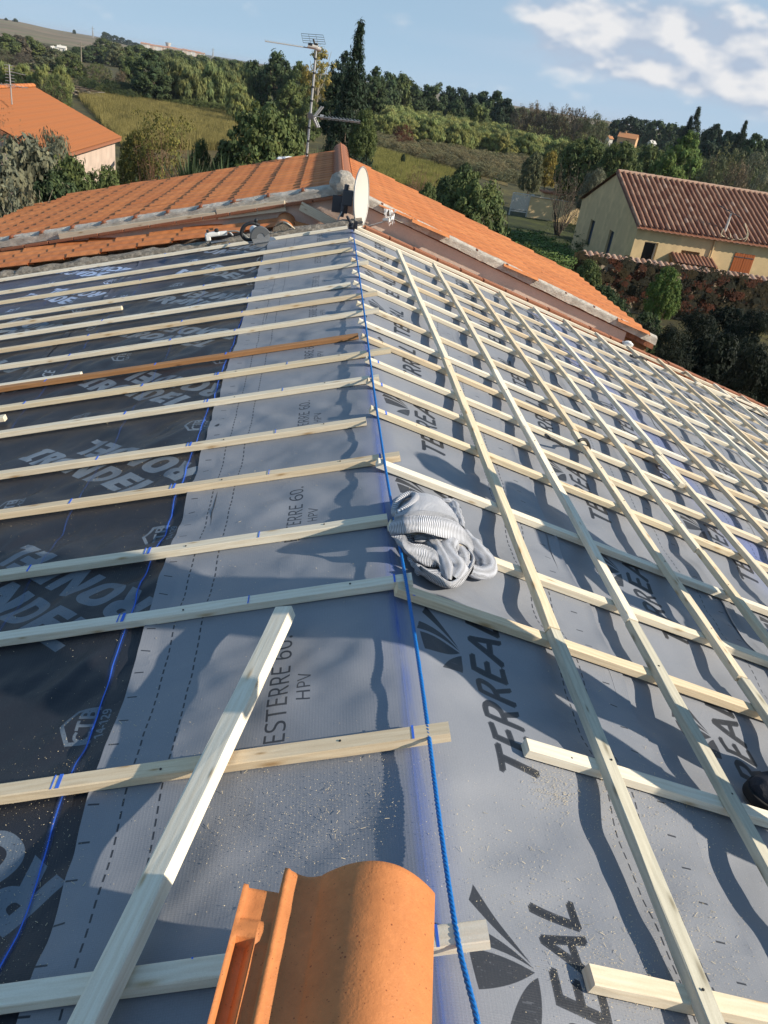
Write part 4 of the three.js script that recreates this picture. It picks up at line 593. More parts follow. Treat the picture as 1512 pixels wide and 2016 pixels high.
{
  const zn = x => 8.40 - (x < 0 ? 0.2 * x : 0), zf = x => (x < 0 ? 12.45 - 0.30 * x : 12.1 - 0.2 * x), ax = -0.12, ay = RIDGE + 0.27, pl = 0.317, pr = 0.298;
  const surf = (x) => x < ax ? ay - (ax - x) * pl : ay - (x - ax) * pr;
  const dl = V3(-1, -pl, 0).normalize(), nl = V3(-pl, 1, 0).normalize(), dr = V3(1, -pr, 0).normalize(), nr = V3(pr, 1, 0).normalize();
  layTiles(nb, N(V3(ax - 0.06, ay - 0.01, 0)), dl, nl, V3(0, 0, -1), 13, 0.362, c => { const x = ax - (c + 0.5) * 0.36 * dl.x * -1; return [zn(x) + 0.03, zf(x)]; }, 0.262, 210, 0.008);
  layTiles(nb, N(V3(ax + 0.06, ay - 0.01, 0)), dr, nr, V3(0, 0, 1), 10, 0.362, c => { const x = ax + (c + 0.5) * 0.36 * dr.x; return [-zf(x), -zn(x) - 0.03]; }, 0.262, 300, 0.006);
  for (let k = 0; k < 11; k++) { const m = mesh('ridge_tile', (() => { const parts = [halfBarrel(0.115, 0.40, 0.103)]; for (let q = 0; q < 4; q++) { const b = new THREE.SphereGeometry(0.012, 6, 4); b.translate(-0.012, 0.11, -0.15 + q * 0.1); parts.push(b); } return merge(parts); })(), std({ color: lin(0.50, 0.20, 0.10), roughness: 0.75, map: clayTex, bumpMap: clayBump, bumpScale: 0.002 }), nb); m.position.copy(N(V3(ax, ay + 0.015, -8.63 - k * 0.365))); m.rotation.x = 0.025; }
  mesh('roof_deck', slab([N(V3(ax, surf(ax) - 0.035, -zn(ax) - 0.02)), N(V3(-4.85, surf(-4.85) - 0.035, -zn(-4.85) - 0.02)), N(V3(-4.85, surf(-4.85) - 0.035, -zf(-4.85))), N(V3(ax, surf(ax) - 0.035, -zf(ax)))], V3(0, -0.08, 0)), brickMat, nb);
  mesh('roof_deck', slab([N(V3(ax, surf(ax) - 0.035, -zn(ax) - 0.02)), N(V3(3.56, surf(3.56) - 0.035, -zn(3.56) - 0.02)), N(V3(3.56, surf(3.56) - 0.035, -zf(3.56))), N(V3(ax, surf(ax) - 0.035, -zf(ax)))], V3(0, -0.08, 0)), brickMat, nb);
  // mortar along the near verge, a rough rounded band with dark bars standing for shade in the tile openings
  const bandM = std({ color: lin(0.86, 0.80, 0.72), roughness: 0.95, map: noiseTex(512, [1.2, 1.2], [216, 213, 208], 0.24, 14, 6, 9.4), bumpMap: fineBump, bumpScale: 0.02 });
  const band = (xa, xb, seed) => grid(150, 10, (a, b) => { const x = lerp(xa, xb, a), t = b, y0 = surf(x), j = 0.0045 * vn(x * 7, t * 4, seed + 0.5) + 0.0035 * vn(x * 31, t * 9, seed + 0.3); const q = t < 0.45 ? [(x < ax - 0.02 ? 0.120 : 0.070) - (x < ax - 0.02 ? 0.14 : 0.09) * t / 0.45, x < ax - 0.02 ? 0.036 : 0.030] : t < 0.55 ? [-0.02, 0.024] : [-0.024, 0.024 - 0.075 * (t - 0.55) / 0.45]; return { p: N(V3(x, y0 + q[1] + j + (t > 0.05 && t < 0.4 ? 0.012 : 0), -(zn(x) + q[0]) + j * 0.6)), uv: [x, t * 0.24] }; });
  mesh('mortar_verge', band(ax, -4.85, 1), bandM, nb); mesh('mortar_verge', band(ax, 3.56, 2), bandM, nb);
  const openingShadeM = std({ color: lin(0.20, 0.07, 0.035), roughness: 0.9 });  // dark brown in place of the shade inside the tile barrels
  for (let c = 0; c < 13; c++) { const x = ax - 0.06 - (c + 0.98) * 0.347; const m = mesh('opening_shade', box(0.030, 0.03, 0.10, 0, 0, 0, 0.008), openingShadeM, nb); frame(m, N(V3(x, surf(x) + 0.048, -zn(x) - 0.012)), dl.clone().negate(), nl); }
  for (let c = 0; c < 10; c++) { const x = ax + 0.06 + (c + 1) * 0.351; const m = mesh('opening_shade', box(0.022, 0.02, 0.08, 0, 0, 0, 0.006), openingShadeM, nb); frame(m, N(V3(x, surf(x) + 0.032, -zn(x) - 0.02)), dr, nr); }
  { const m = mesh('mortar_cap', (() => { const g = new THREE.IcosahedronGeometry(0.13, 3), p = g.attributes.position; for (let i = 0; i < p.count; i++) { const v = V3().fromBufferAttribute(p, i), k = 1 + 0.22 * fbm(v.x * 14, v.y * 14, v.z * 14, 3); p.setXYZ(i, v.x * k, v.y * k, v.z * k * 0.8); } g.computeVertexNormals(); return g; })(), bandM, nb); m.position.copy(N(V3(ax, ay + 0.03, -8.47))); }
  // thin course of bricks under the mortar, then the rendered wall
  const wz = x => zn(x) - 0.035;
  for (const [xa, xb] of [[-4.6, ax]]) { const d = V3(xb - xa, surf(xb) - surf(xa), xa < -1 ? 0.2 * (xb - xa) : 0), L = d.length(), n = Math.round(L / 0.30); for (let i = 0; i < n; i++) { const x = lerp(xa, xb, (i + 0.5) / n), m = mesh('brick', new RoundedBoxGeometry(L / n - 0.012, 0.03, 0.10, 1, 0.005), brickMat, nb); frame(m, N(V3(x, surf(x) - 0.072, -wz(x) - 0.02)), d, V3(0, 1, 0)); } }
  const wallPts = [[ax, surf(ax) - 0.07], [-4.3, surf(-4.3) - 0.07], [-4.3, 0], [3.2, 0], [3.2, surf(3.2) - 0.07]].map(([x, y]) => N(V3(x, y, -wz(x) - 0.05)));
  mesh('gable_wall', slab([wallPts[0], wallPts[1], wallPts[2], N(V3(ax, 0, -wz(ax) - 0.05))], V3(0, 0, -0.2)), pinkMat, nb);
  mesh('gable_wall', slab([wallPts[0], N(V3(ax, 0, -wz(ax) - 0.05)), wallPts[3], wallPts[4]], V3(0, 0, -0.2)), pinkMat, nb);
  mesh('wall', slab([V3(3.2, 0, -8.5), V3(3.2, 0, -11.7), V3(3.2, surf(3.2) - 0.14, -11.7), V3(3.2, surf(3.2) - 0.14, -8.5)].map(N), V3(-0.2, 0, 0)), pinkMat, nb);
  mesh('wall', slab([V3(-4.3, 0, -9.9), V3(-4.3, 0, -14), V3(-4.3, surf(-4.3) - 0.14, -14), V3(-4.3, surf(-4.3) - 0.14, -9.9)].map(N), V3(0.2, 0, 0)), pinkMat, nb);
  mesh('wall', slab([V3(-4.3, 0, -14), V3(3.2, 0, -11.5), V3(3.2, surf(3.2) - 0.14, -11.5), V3(ax, surf(ax) - 0.14, -12.4), V3(-4.3, surf(-4.3) - 0.14, -14)].map(N), V3(0, 0, 0.2)), pinkMat, nb);
  for (const z of [8.5, 9.2, 9.9, 10.6, 11.2]) mesh('rafter', slab([V3(3.2, surf(3.2) - 0.13, -z), V3(3.52, surf(3.52) - 0.13, -z), V3(3.52, surf(3.52) - 0.22, -z), V3(3.2, surf(3.2) - 0.25, -z)].map(N), V3(0, 0, -0.08)), woodOld, nb);
  mesh('eave_brick', box(0.05, 0.09, 3.6, 0, 0, 0, 0.006).translate(...N(V3(3.58, surf(3.58) - 0.06, -10.4)).toArray()), clayMats[0], nb);
  // pale boards closing the joint at the foot of the gable
  const onW = (px, py, k = 0) => onPlane(px, py, V3(-0.2, 0, 1), V3(0, 0, -8.40 + k));
  const plank = (a, b, w, seed) => { const L = a.distanceTo(b), m = mesh('flashing_board', timber(L, 0.03, w, seed), woodMats[1], nb); frame(m, N(a.clone().lerp(b, 0.5)), b.clone().sub(a), V3(0, 1, 0)); };
  plank(onW(118, 467, 0.03), onW(425, 424, 0.03), 0.07, 610); plank(onW(428, 422, 0.03), onW(562, 405, 0.03), 0.10, 611); plank(onW(592, 405, 0.06), onW(668, 446, 0.06), 0.09, 612);
}
const whiteMetal = std({ color: lin(0.60, 0.57, 0.52), roughness: 0.5 }), zinc = std({ color: lin(0.45, 0.45, 0.44), roughness: 0.5, metalness: 0.5 }), darkMetal = std({ color: lin(0.09, 0.09, 0.10), roughness: 0.6, metalness: 0.3 });
{ // satellite dish on the gable
  const P = onZ(705, 389, 8.10), t = thing('satellite_dish', 'white satellite dish fixed on the pink gable by the roof apex', 'satellite dish', P);
  const n = V3(0.93, 0.10, 0.33).normalize(), up = V3(0, 1, 0);
  const g = new THREE.LatheGeometry([...Array(17).keys()].map(i => { const r = 0.30 * i / 16; return new THREE.Vector2(Math.max(r, 0.0001), r * r * 0.42); }).concat([new THREE.Vector2(0.308, 0.04), new THREE.Vector2(0.306, 0.030), new THREE.Vector2(0.26, 0.020), new THREE.Vector2(0.0001, -0.008)]), 48); g.rotateX(Math.PI / 2);
  const o = new THREE.Object3D(); frame(o, V3(0, 0, 0), up.clone().cross(n), up.clone()); 
  const d = mesh('reflector', g, whiteMetal, t); d.quaternion.setFromUnitVectors(V3(0, 0, 1), n); d.scale.set(0.78, 0.91, 0.9);
  const rim = mesh('rim', new THREE.TorusGeometry(0.304, 0.006, 6, 60), zinc, t); rim.quaternion.copy(d.quaternion); rim.scale.copy(d.scale); rim.position.copy(n).multiplyScalar(0.036);
  mesh('bracket', merge([box(0.10, 0.14, 0.07, -0.10, -0.02, -0.03, 0.008), capped(V3(-0.14, -0.20, -0.02), V3(-0.12, 0.10, -0.02), 0.022), capped(V3(-0.13, -0.12, -0.02), V3(-0.14, -0.12, -0.28), 0.02), box(0.16, 0.16, 0.02, -0.16, -0.12, -0.26)]), darkMetal, t);
  const arm = n.clone().multiplyScalar(0.30).add(V3(0, -0.20, 0)); mesh('feed_arm', bar(V3(0.02, -0.30, 0.01), arm, 0.009, 8), zinc, t);
  mesh('receiver', capped(arm.clone().add(V3(-0.02, 0.01, 0)), arm.clone().add(V3(0.03, 0.02, 0.01)), 0.016, 10), zinc, t);
  mesh('arm_clip', box(0.015, 0.06, 0.02, 0.035, -0.25, 0.03), darkMetal, t);
  mesh('coax_cable', tube([V3(-0.14, -0.15, 0), V3(-0.17, -0.22, 0.02), V3(-0.18, -0.30, 0.0), V3(-0.25, -0.33, 0.02)], 0.006, 24, 6), whiteMetal, t);
  const rag = onPlane(768, 422, V3(0, 0, 1), V3(0, 0, -8.36)), r = thing('plastic_shred', 'white plastic shreds hanging from the mortar verge right of the dish', 'plastic', rag), rr = rng(5);
  for (let k = 0; k < 6; k++) { const x = (k - 3) * 0.018; mesh('strip', grid(2, 8, (a, b) => ({ p: V3(x + (a - 0.5) * 0.022 + 0.02 * vn(b * 3, k) + b * 0.02, 0.05 - b * (0.09 + 0.08 * rr()), 0.02 + 0.025 * vn(b * 4, k + 9)) })), std({ color: lin(0.8, 0.8, 0.78), roughness: 0.5, side: THREE.DoubleSide }), r); }
  const w = onPlane(567, 316, V3(-0.289, 0.957, 0), V3(-0.12, RIDGE + 0.24, 0)), s = thing('white_rag', 'white rag lying on the orange roof edge left of the antenna mast', 'rag', w);
  mesh('cloth', (() => { const q = new THREE.IcosahedronGeometry(0.085, 3), p = q.attributes.position; for (let i = 0; i < p.count; i++) { const v = V3().fromBufferAttribute(p, i), k = 1 + 0.5 * vn(v.x * 24, v.y * 24, v.z * 24); p.setXYZ(i, v.x * k * 1.5, Math.max(v.y * k * 0.6, -0.02), v.z * k); } q.computeVertexNormals(); return q; })(), std({ color: lin(0.8, 0.8, 0.8), roughness: 0.9 }), s);
}
{ // antenna mast
  const Z = 12.5, b = onZ(603, 318, Z), t = thing('antenna_mast', 'tall grey television antenna mast with two aerials on the orange roof', 'antenna', b), L = p => p.clone().sub(b), top = onZ(622.5, 84, Z).y - b.y;
  mesh('mast', capped(V3(0, -0.25, 0), V3(0, top, 0), 0.019, 10, 0.016), zinc, t);
  for (let k = 0; k < 9; k++) { const y = top * (0.06 + k * 0.115); mesh('tape_band', capped(V3(0, y, 0), V3(0, y + 0.022, 0), 0.022, 10), blackPlastic, t); }
  const at = (px, py, dz = 0) => L(onZ(px, py, Z + dz));
  const A0 = at(522, 81, -0.2), A1 = at(632, 98, 0.1);
  mesh('boom', bar(A0, A1, 0.007, 6), zinc, t);
  for (let k = 0; k < 16; k++) { const p = A0.clone().lerp(A1, k / 20); mesh('director', bar(p.clone().add(V3(0, 0.012, -0.10)), p.clone().add(V3(0, 0.012, 0.10)), 0.0025, 4), zinc, t); }
  mesh('dipole_box', merge([capped(at(606, 90), at(626, 94), 0.03, 8), capped(at(622, 95), at(632, 98), 0.026, 8)]), whiteMetal, t);
  mesh('bracket', merge([capped(at(617, 77), at(621, 92), 0.014, 6), capped(at(607, 88.5), at(615, 90), 0.03, 8)]), blackPlastic, t);
  const q = [[593, 66], [636, 69], [641, 87], [597, 84]].map(a => at(a[0], a[1], 0.1)), ee = (u, v) => q[0].clone().lerp(q[1], u).lerp(q[3].clone().lerp(q[2], u), v);
  mesh('reflector_grid', merge([...[0, 0.25, 0.5, 0.75, 1].map(v => bar(ee(0, v), ee(1, v), 0.003, 4)), ...[0, 0.33, 0.66, 1].map(u => bar(ee(u, 0), ee(u, 1), 0.002, 4))]), darkMetal, t);
  const B0 = at(611, 228), B1 = at(708, 240, -0.25);
  mesh('boom', bar(B0, B1, 0.008, 6), zinc, t);
  for (let k = 0; k < 11; k++) { const p = B0.clone().lerp(B1, 0.24 + k * 0.075); for (const sg of [-1, 1]) mesh('director', bar(p.clone().add(V3(-0.02, sg * 0.022, -0.07)), p.clone().add(V3(0.02, sg * 0.012, 0.07)), 0.004, 4), zinc, t); }
  mesh('reflector', merge([bar(at(617, 230), at(633, 209), 0.012, 6), bar(at(620, 231), at(637, 210), 0.012, 6), bar(at(616, 231), at(625, 251), 0.02, 6), bar(at(620, 230), at(629, 251), 0.014, 6), capped(at(630, 230), at(637, 231), 0.032, 8)]), zinc, t);
  mesh('clamp', box(0.07, 0.07, 0.07).translate(...at(611, 228).toArray()), darkMetal, t);
}
// ------------------------------------------------------------------ houses farther off
function shapeWall(pts, holes, depth) { const s = new THREE.Shape(pts.map(p => new THREE.Vector2(...p))); for (const h of holes) { const q = new THREE.Path(); q.moveTo(h[0], h[1]); q.lineTo(h[2], h[1]); q.lineTo(h[2], h[3]); q.lineTo(h[0], h[3]); q.closePath(); s.holes.push(q); } return new THREE.ExtrudeGeometry(s, { depth, bevelEnabled: false }); }
function tileField(nx, nz, gauge, W) { const list = []; for (let c = 0; c < nx; c++) for (let k = 0; k < nz; k++) { const g = tileGeo.clone(); g.scale(1, 1, W / 0.265); g.translate((c + 0.5) * gauge, 0, (k + 0.5) * W); list.push(g); } return mergeGeometries(list, false); }
const lightGlass = std({ color: lin(0.10, 0.13, 0.18), roughness: 0.12 });
{ // house with the orange roof at the left
  const ex = -9.5, ey = RIDGE - 2.6, rx = -13.2, ry = RIDGE - 1.11, z0 = 29.4, z1 = 39.3, t = thing('left_house', 'pale pink house with a plain orange tile roof at the left edge', 'house', [rx, 0, -(z0 + z1) / 2]), O = t.position;
  const L = (x, y, z) => V3(x, y, -z).sub(O), p = (ry - ey) / (ex - rx), len = Math.hypot(ex - rx, ry - ey);
  const plain = std({ color: lin(0.50, 0.185, 0.062), roughness: 0.75, map: clayTex, bumpMap: clayBump, bumpScale: 0.004 }), f = tileField(11, 38, len / 11, (z1 - z0) / 38), m = mesh('roof_tiles', f, plain, t); m.userData.kind = 'stuff'; frame(m, L(rx, ry + 0.03, z1), V3(1, -p, 0), V3(p, 1, 0));
  const m2 = mesh('roof_tiles', f, plain, t); m2.userData.kind = 'stuff'; frame(m2, L(rx, ry + 0.03, z0), V3(-1, -p, 0), V3(-p, 1, 0));
  mesh('roof_deck', slab([L(rx, ry, z0), L(ex, ey, z0), L(ex, ey, z1), L(rx, ry, z1)], V3(0, -0.12, 0)), brickMat, t); mesh('roof_deck', slab([L(rx, ry, z0), L(2 * rx - ex, ey, z0), L(2 * rx - ex, ey, z1), L(rx, ry, z1)], V3(0, -0.12, 0)), brickMat, t);
  for (let k = 0; k < 22; k++) { const b = mesh('ridge_tile', halfBarrel(0.12, 0.47, 0.11, 8), clayMats[k % 3], t); b.position.copy(L(rx, ry + 0.04, z0 + 0.23 + k * 0.45)); }
  const wl = plaster(lin(0.70, 0.55, 0.45), 4.9);
  mesh('wall', slab([L(ex - 0.25, 0, z0 + 0.2), L(ex - 0.25, 0, z1 - 0.15), L(ex - 0.25, ey - 0.1, z1 - 0.15), L(ex - 0.25, ey - 0.1, z0 + 0.2)], V3(-0.25, 0, 0)), wl, t);
  mesh('wall', slab([L(2 * rx - ex + 0.25, 0, z0 + 0.2), L(2 * rx - ex + 0.25, 0, z1 - 0.15), L(2 * rx - ex + 0.25, ey - 0.1, z1 - 0.15), L(2 * rx - ex + 0.25, ey - 0.1, z0 + 0.2)], V3(0.25, 0, 0)), wl, t);
  for (const [z, d] of [[z0 + 0.2, -0.25], [z1 - 0.15, 0.25]]) mesh('gable_wall', slab([L(ex - 0.27, 0, z), L(ex - 0.27, ey - 0.1, z), L(rx, ry - 0.13, z), L(2 * rx - ex + 0.27, ey - 0.1, z), L(2 * rx - ex + 0.27, 0, z)], V3(0, 0, d)), wl, t);
  // aerial on that roof
  const a = onZ(21, 172, 33), q = thing('roof_aerial', 'small many-armed television aerial on the left house roof', 'antenna', [a.x, ry - 0.3, a.z]), hgt = onZ(24, 128, 33).y - ry + 0.3;
  mesh('mast', capped(V3(0, 0, 0), V3(0, hgt, 0), 0.025, 8), zinc, q);
  for (let k = 0; k < 8; k++) mesh('element', bar(V3(-0.16, hgt - 0.03 - k * 0.10, 0), V3(0.16, hgt - 0.03 - k * 0.10, 0.0), 0.011, 4), zinc, q);
  mesh('boom', merge([bar(V3(-0.45, hgt - 0.68, 0), V3(0.62, hgt - 0.66, 0), 0.014, 5), bar(V3(0.05, hgt - 0.22, 0), V3(0.55, hgt - 0.26, 0), 0.01, 4)]), zinc, q);
  for (let k = 0; k < 9; k++) mesh('director', bar(V3(-0.42 + k * 0.12, hgt - 0.72, 0), V3(-0.42 + k * 0.12, hgt - 0.62, 0.05), 0.009, 4), zinc, q);
  const po = onY(256, 366, 0.9), ps = thing('gate_post', 'reddish brown wooden post beside the lawn at the left', 'post', [po.x, 0, po.z]);
  mesh('post', box(0.16, 1.5, 0.16, 0, 0.75, 0, 0.02), woodOld, ps); mesh('rail', box(0.10, 0.16, 1.6, 0, 1.9, -0.8, 0.02).rotateX(0.2), woodOld, ps); mesh('post_cap', box(0.2, 0.05, 0.2, 0, 1.52, 0, 0.01), woodOld, ps);
}
const yellow = plaster(lin(0.88, 0.64, 0.34), 8.2), canalCol = [[0.40, 0.205, 0.130], [0.50, 0.295, 0.195], [0.32, 0.148, 0.094], [0.60, 0.40, 0.29]].map(c => std({ color: lin(...c), roughness: 0.85, map: clayTex, bumpMap: clayBump, bumpScale: 0.003 }));
{
  const x0 = 13.15, x1 = 27, zf = 34.25, zb = 42.8, ey = RIDGE - 2.45, ry = RIDGE - 0.80, zr = (zf + zb) / 2, t = thing('yellow_house', 'yellow rendered house with a canal tile roof behind the creeper wall', 'house', [20, 0, -zr]), O = t.position;
  const L = (x, y, z) => V3(x, y, -z).sub(O), p = (ry - ey) / (zr - zf);
  // front wall with its window openings
  const win = [13.64, RIDGE - 3.95, 14.25, RIDGE - 3.07], sh = [17.76, RIDGE - 3.95, 18.68, RIDGE - 2.98], dr = [15.35, 0.1, 16.2, 2.0], w3 = [21, RIDGE - 3.95, 22.2, RIDGE - 2.98];
  const fw = shapeWall([[x0, 0], [x1, 0], [x1, ey - 0.05], [x0, ey - 0.05]], [win, sh, dr, w3], 0.28); fw.translate(-O.x, 0, -zf - 0.28 - O.z); mesh('wall', fw, yellow, t);
  mesh('wall', shapeWall([[x0, 0], [x1, 0], [x1, ey - 0.05], [x0, ey - 0.05]], [], 0.28).translate(-O.x, 0, -zb - O.z), yellow, t);
  const gw = new THREE.Shape([[zf + 0.28, 0], [zb - 0.28, 0], [zb - 0.28, ey - 0.02], [zr, ry - 0.06], [zf + 0.28, ey - 0.02]].map(a => new THREE.Vector2(...a)));
  for (const h of [[39.9, RIDGE - 4.4, 40.6, RIDGE - 3.2], [36.9, RIDGE - 4.25, 37.55, RIDGE - 3.2]]) { const q = new THREE.Path(); q.moveTo(h[0], h[1]); q.lineTo(h[2], h[1]); q.lineTo(h[2], h[3]); q.lineTo(h[0], h[3]); q.closePath(); gw.holes.push(q); const o = new THREE.Group(); o.name = 'window'; t.add(o); const fr = std({ color: lin(0.10, 0.10, 0.11), roughness: 0.6 }); mesh('pane', box(0.02, h[3] - h[1] - 0.02, h[2] - h[0] - 0.02).translate(x0 + 0.16 - O.x, (h[1] + h[3]) / 2, -(h[0] + h[2]) / 2 - O.z), lightGlass, o); mesh('frame', merge([box(0.05, h[3] - h[1], 0.05).translate(x0 + 0.12 - O.x, (h[1] + h[3]) / 2, -h[0] - 0.03 - O.z), box(0.05, h[3] - h[1], 0.05).translate(x0 + 0.12 - O.x, (h[1] + h[3]) / 2, -h[2] + 0.03 - O.z), box(0.05, 0.05, h[2] - h[0] - 0.1).translate(x0 + 0.12 - O.x, h[3] - 0.03, -(h[0] + h[2]) / 2 - O.z)]), fr, o); mesh('curtain', grid(16, 2, (a, b) => ({ p: V3(x0 + 0.22 + 0.02 * Math.sin(a * 30) - O.x, lerp(h[1] + 0.03, h[3] - 0.02, b), -lerp(h[0], h[2], a) - O.z) })), std({ color: lin(0.32, 0.36, 0.44), roughness: 0.9, side: THREE.DoubleSide }), o); }
  const gg = new THREE.ExtrudeGeometry(gw, { depth: 0.28, bevelEnabled: false }); gg.rotateY(Math.PI / 2); gg.translate(x0 - O.x, 0, -O.z); mesh('gable_wall', gg, yellow, t);
  mesh('gable_wall', slab([V3(x1, 0, -zf - 0.28), V3(x1, 0, -zb + 0.28), V3(x1, ey - 0.02, -zb + 0.28), V3(x1, ry - 0.06, -zr), V3(x1, ey - 0.02, -zf - 0.28)].map(v => v.sub(O)), V3(-0.28, 0, 0)), yellow, t);
  // open dark window, shuttered window, door under a small tiled canopy
  { const o = new THREE.Group(); o.name = 'window'; t.add(o); const c = V3((win[0] + win[2]) / 2, (win[1] + win[3]) / 2, -zf - 0.2).sub(O); mesh('pane', box(win[2] - win[0] - 0.06, win[3] - win[1] - 0.06, 0.02).translate(c.x - 0.03, c.y, c.z), std({ color: lin(0.012, 0.012, 0.014), roughness: 0.2 }), o); mesh('frame', merge([box(0.05, win[3] - win[1], 0.06).translate(c.x + 0.28, c.y, c.z + 0.02), box(0.05, win[3] - win[1], 0.06).translate(c.x - 0.28, c.y, c.z + 0.02), box(0.52, 0.05, 0.06).translate(c.x, win[3] - 0.025, c.z + 0.02)]), whiteMetal, o); mesh('sill', box(0.8, 0.05, 0.36).translate(c.x, win[1] - 0.026, c.z + 0.12), yellow, o); }
  { const o = new THREE.Group(); o.name = 'shutters'; t.add(o); const red = std({ map: woodTex(31, [176, 92, 38], [118, 56, 22]), roughness: 0.7 }); for (let k = 0; k < 8; k++) mesh('plank', box(0.110, sh[3] - sh[1], 0.035, 0, 0, 0, 0.006).translate(sh[0] + 0.063 + k * 0.1145 + (k > 3 ? 0.012 : 0) - O.x, (sh[1] + sh[3]) / 2, -zf - 0.0 + 0.012 - O.z), red, o); for (const y of [0.12, 0.76]) for (const k of [0, 1]) mesh('hinge', box(0.42, 0.035, 0.012).translate(sh[0] + 0.23 + k * 0.47 - O.x, sh[1] + y + 0.05, -zf + 0.038 - O.z), darkMetal, o); }
  { const o = new THREE.Group(); o.name = 'door'; t.add(o); mesh('door_leaf', box(0.83, 1.88, 0.05).translate((dr[0] + dr[2]) / 2 - O.x, 1.05, -zf - 0.15 - O.z), woodOld, o); mesh('handle', capped(V3(16.1 - O.x, 1.05, -zf - 0.10 - O.z), V3(16.0 - O.x, 1.05, -zf - 0.10 - O.z), 0.012), darkMetal, o); }
  { const o = new THREE.Group(); o.name = 'canopy'; t.add(o); for (let k = 0; k < 11; k++) { const m = mesh('canopy_tile', halfBarrel(0.085, 0.9, 0.075, 8), canalCol[k % 2 ? 0 : 2], o); m.position.set(14.98 + k * 0.175 - O.x, RIDGE - 3.52, -zf + 0.42 - O.z); m.rotation.x = 0.32; } mesh('canopy_board', box(2.05, 0.03, 0.95).rotateX(0.32).translate(15.85 - O.x, RIDGE - 3.555, -zf + 0.42 - O.z), woodOld, o); for (const x of [14.95, 16.75]) mesh('bracket', slab([V3(x, RIDGE - 3.42, -zf + 0.01), V3(x, RIDGE - 3.56, -zf + 0.75), V3(x, RIDGE - 4.0, -zf + 0.01)].map(v => v.sub(O)), V3(0.06, 0, 0)), woodOld, o); }
  // canal tiles: pans as one dark channelled sheet, covers one by one
  const W = 0.26, G = 0.365, over = 0.30, down = V3(0, -p, 1).normalize(), nr = V3(0, 1, p).normalize(), len = Math.hypot(zr - zf, ry - ey) + over, nC = Math.round(len / G);
  const pan = (dirz) => grid(Math.round((x1 - x0 + 0.2) / 0.065), 12, (a, b) => { const x = lerp(x0 - 0.12, x1 + 0.1, a), q = b * len; return { p: V3(x, ry, -zr).add(V3(0, -p, dirz).normalize().multiplyScalar(q)).add(V3(0, 0.018 * Math.cos((x - x0) / W * Math.PI * 2) - 0.005, 0)).sub(O), uv: [x, q] }; });
  mesh('pan_tiles', pan(1), canalCol[2], t).userData.kind = 'stuff'; mesh('pan_tiles', pan(-1), canalCol[2], t).userData.kind = 'stuff';
  const cov = halfBarrel(0.088, 0.43, 0.070, 8); const rest = [], rr = rng(12); let n = 0;
  for (let k = 0; k < Math.round((x1 - x0) / W); k++) for (let c = 0; c < nC; c++) {
    const x = x0 + k * W, o = new THREE.Object3D(); frame(o, V3(x + (rr() - 0.5) * 0.02, ry, -zr).addScaledVector(down, (c + 0.5) * G).addScaledVector(nr, 0.045 + 0.008 * rr()).sub(O), down.clone().cross(nr).negate().negate(), nr); o.rotateX(0.03);
    if (x < 19.6 && n < 300) { const m = mesh('cover_tile', cov, canalCol[Math.floor(rr() * rr() * 4)], t); m.position.copy(o.position); m.quaternion.copy(o.quaternion); n++; } else { o.updateMatrix(); rest.push(cov.clone().applyMatrix4(o.matrix)); }
  }
  mesh('cover_tiles', mergeGeometries(rest, false), canalCol[0], t).userData.kind = 'stuff';
  for (let k = 0; k < 32; k++) { const m = mesh('ridge_tile', halfBarrel(0.12, 0.46, 0.105, 10), canalCol[3], t); m.position.copy(V3(x0 + 0.22 + k * 0.43, ry + 0.03, -zr).sub(O)); m.rotation.y = Math.PI / 2; }
  mesh('eave_course', box(x1 - x0, 0.07, 0.22).translate((x0 + x1) / 2 - O.x, ey - 0.085, -zf + 0.10 - O.z), brickMat, t);
  mesh('downpipe', merge([capped(V3(16.68 - O.x, 0.1, -zf + 0.06 - O.z), V3(16.68 - O.x, ey - 0.1, -zf + 0.06 - O.z), 0.04, 8)]), yellow, t);
  const a = onPlane(1427, 455, nr, V3(0, ry + 0.05, -zr)), q = thing('roof_aerial', 'white roof vent pole with thin aerial on the canal tile roof', 'antenna', a);
  mesh('pole', capped(V3(0, -0.1, 0), V3(0.02, 0.75, 0), 0.06, 8, 0.04), whiteMetal, q); mesh('boom', bar(V3(-0.7, 1.0, 0), V3(0.5, 0.62, 0.1), 0.018, 5), darkMetal, q); for (let k = 0; k < 5; k++) mesh('element', bar(V3(-0.6 + k * 0.2, 0.97 - k * 0.063, -0.22), V3(-0.6 + k * 0.2, 0.97 - k * 0.063, 0.22), 0.012, 4), darkMetal, q);
  const C = (px, py) => onZ(px, py, zf - 0.12); tag(mesh('loose_cable', merge([tube([[1424, 450], [1420, 462], [1430, 468], [1450, 472], [1468, 468], [1472, 455]].map(v => C(...v)), 0.022, 40, 5), tube([[1437, 460], [1440, 472], [1450, 480], [1464, 477], [1472, 464], [1466, 440]].map(v => C(...v)), 0.022, 40, 5)]), std({ color: lin(0.6, 0.52, 0.35), roughness: 0.7 })), 'cream cables looping below the eave of the yellow house', 'cable');
}
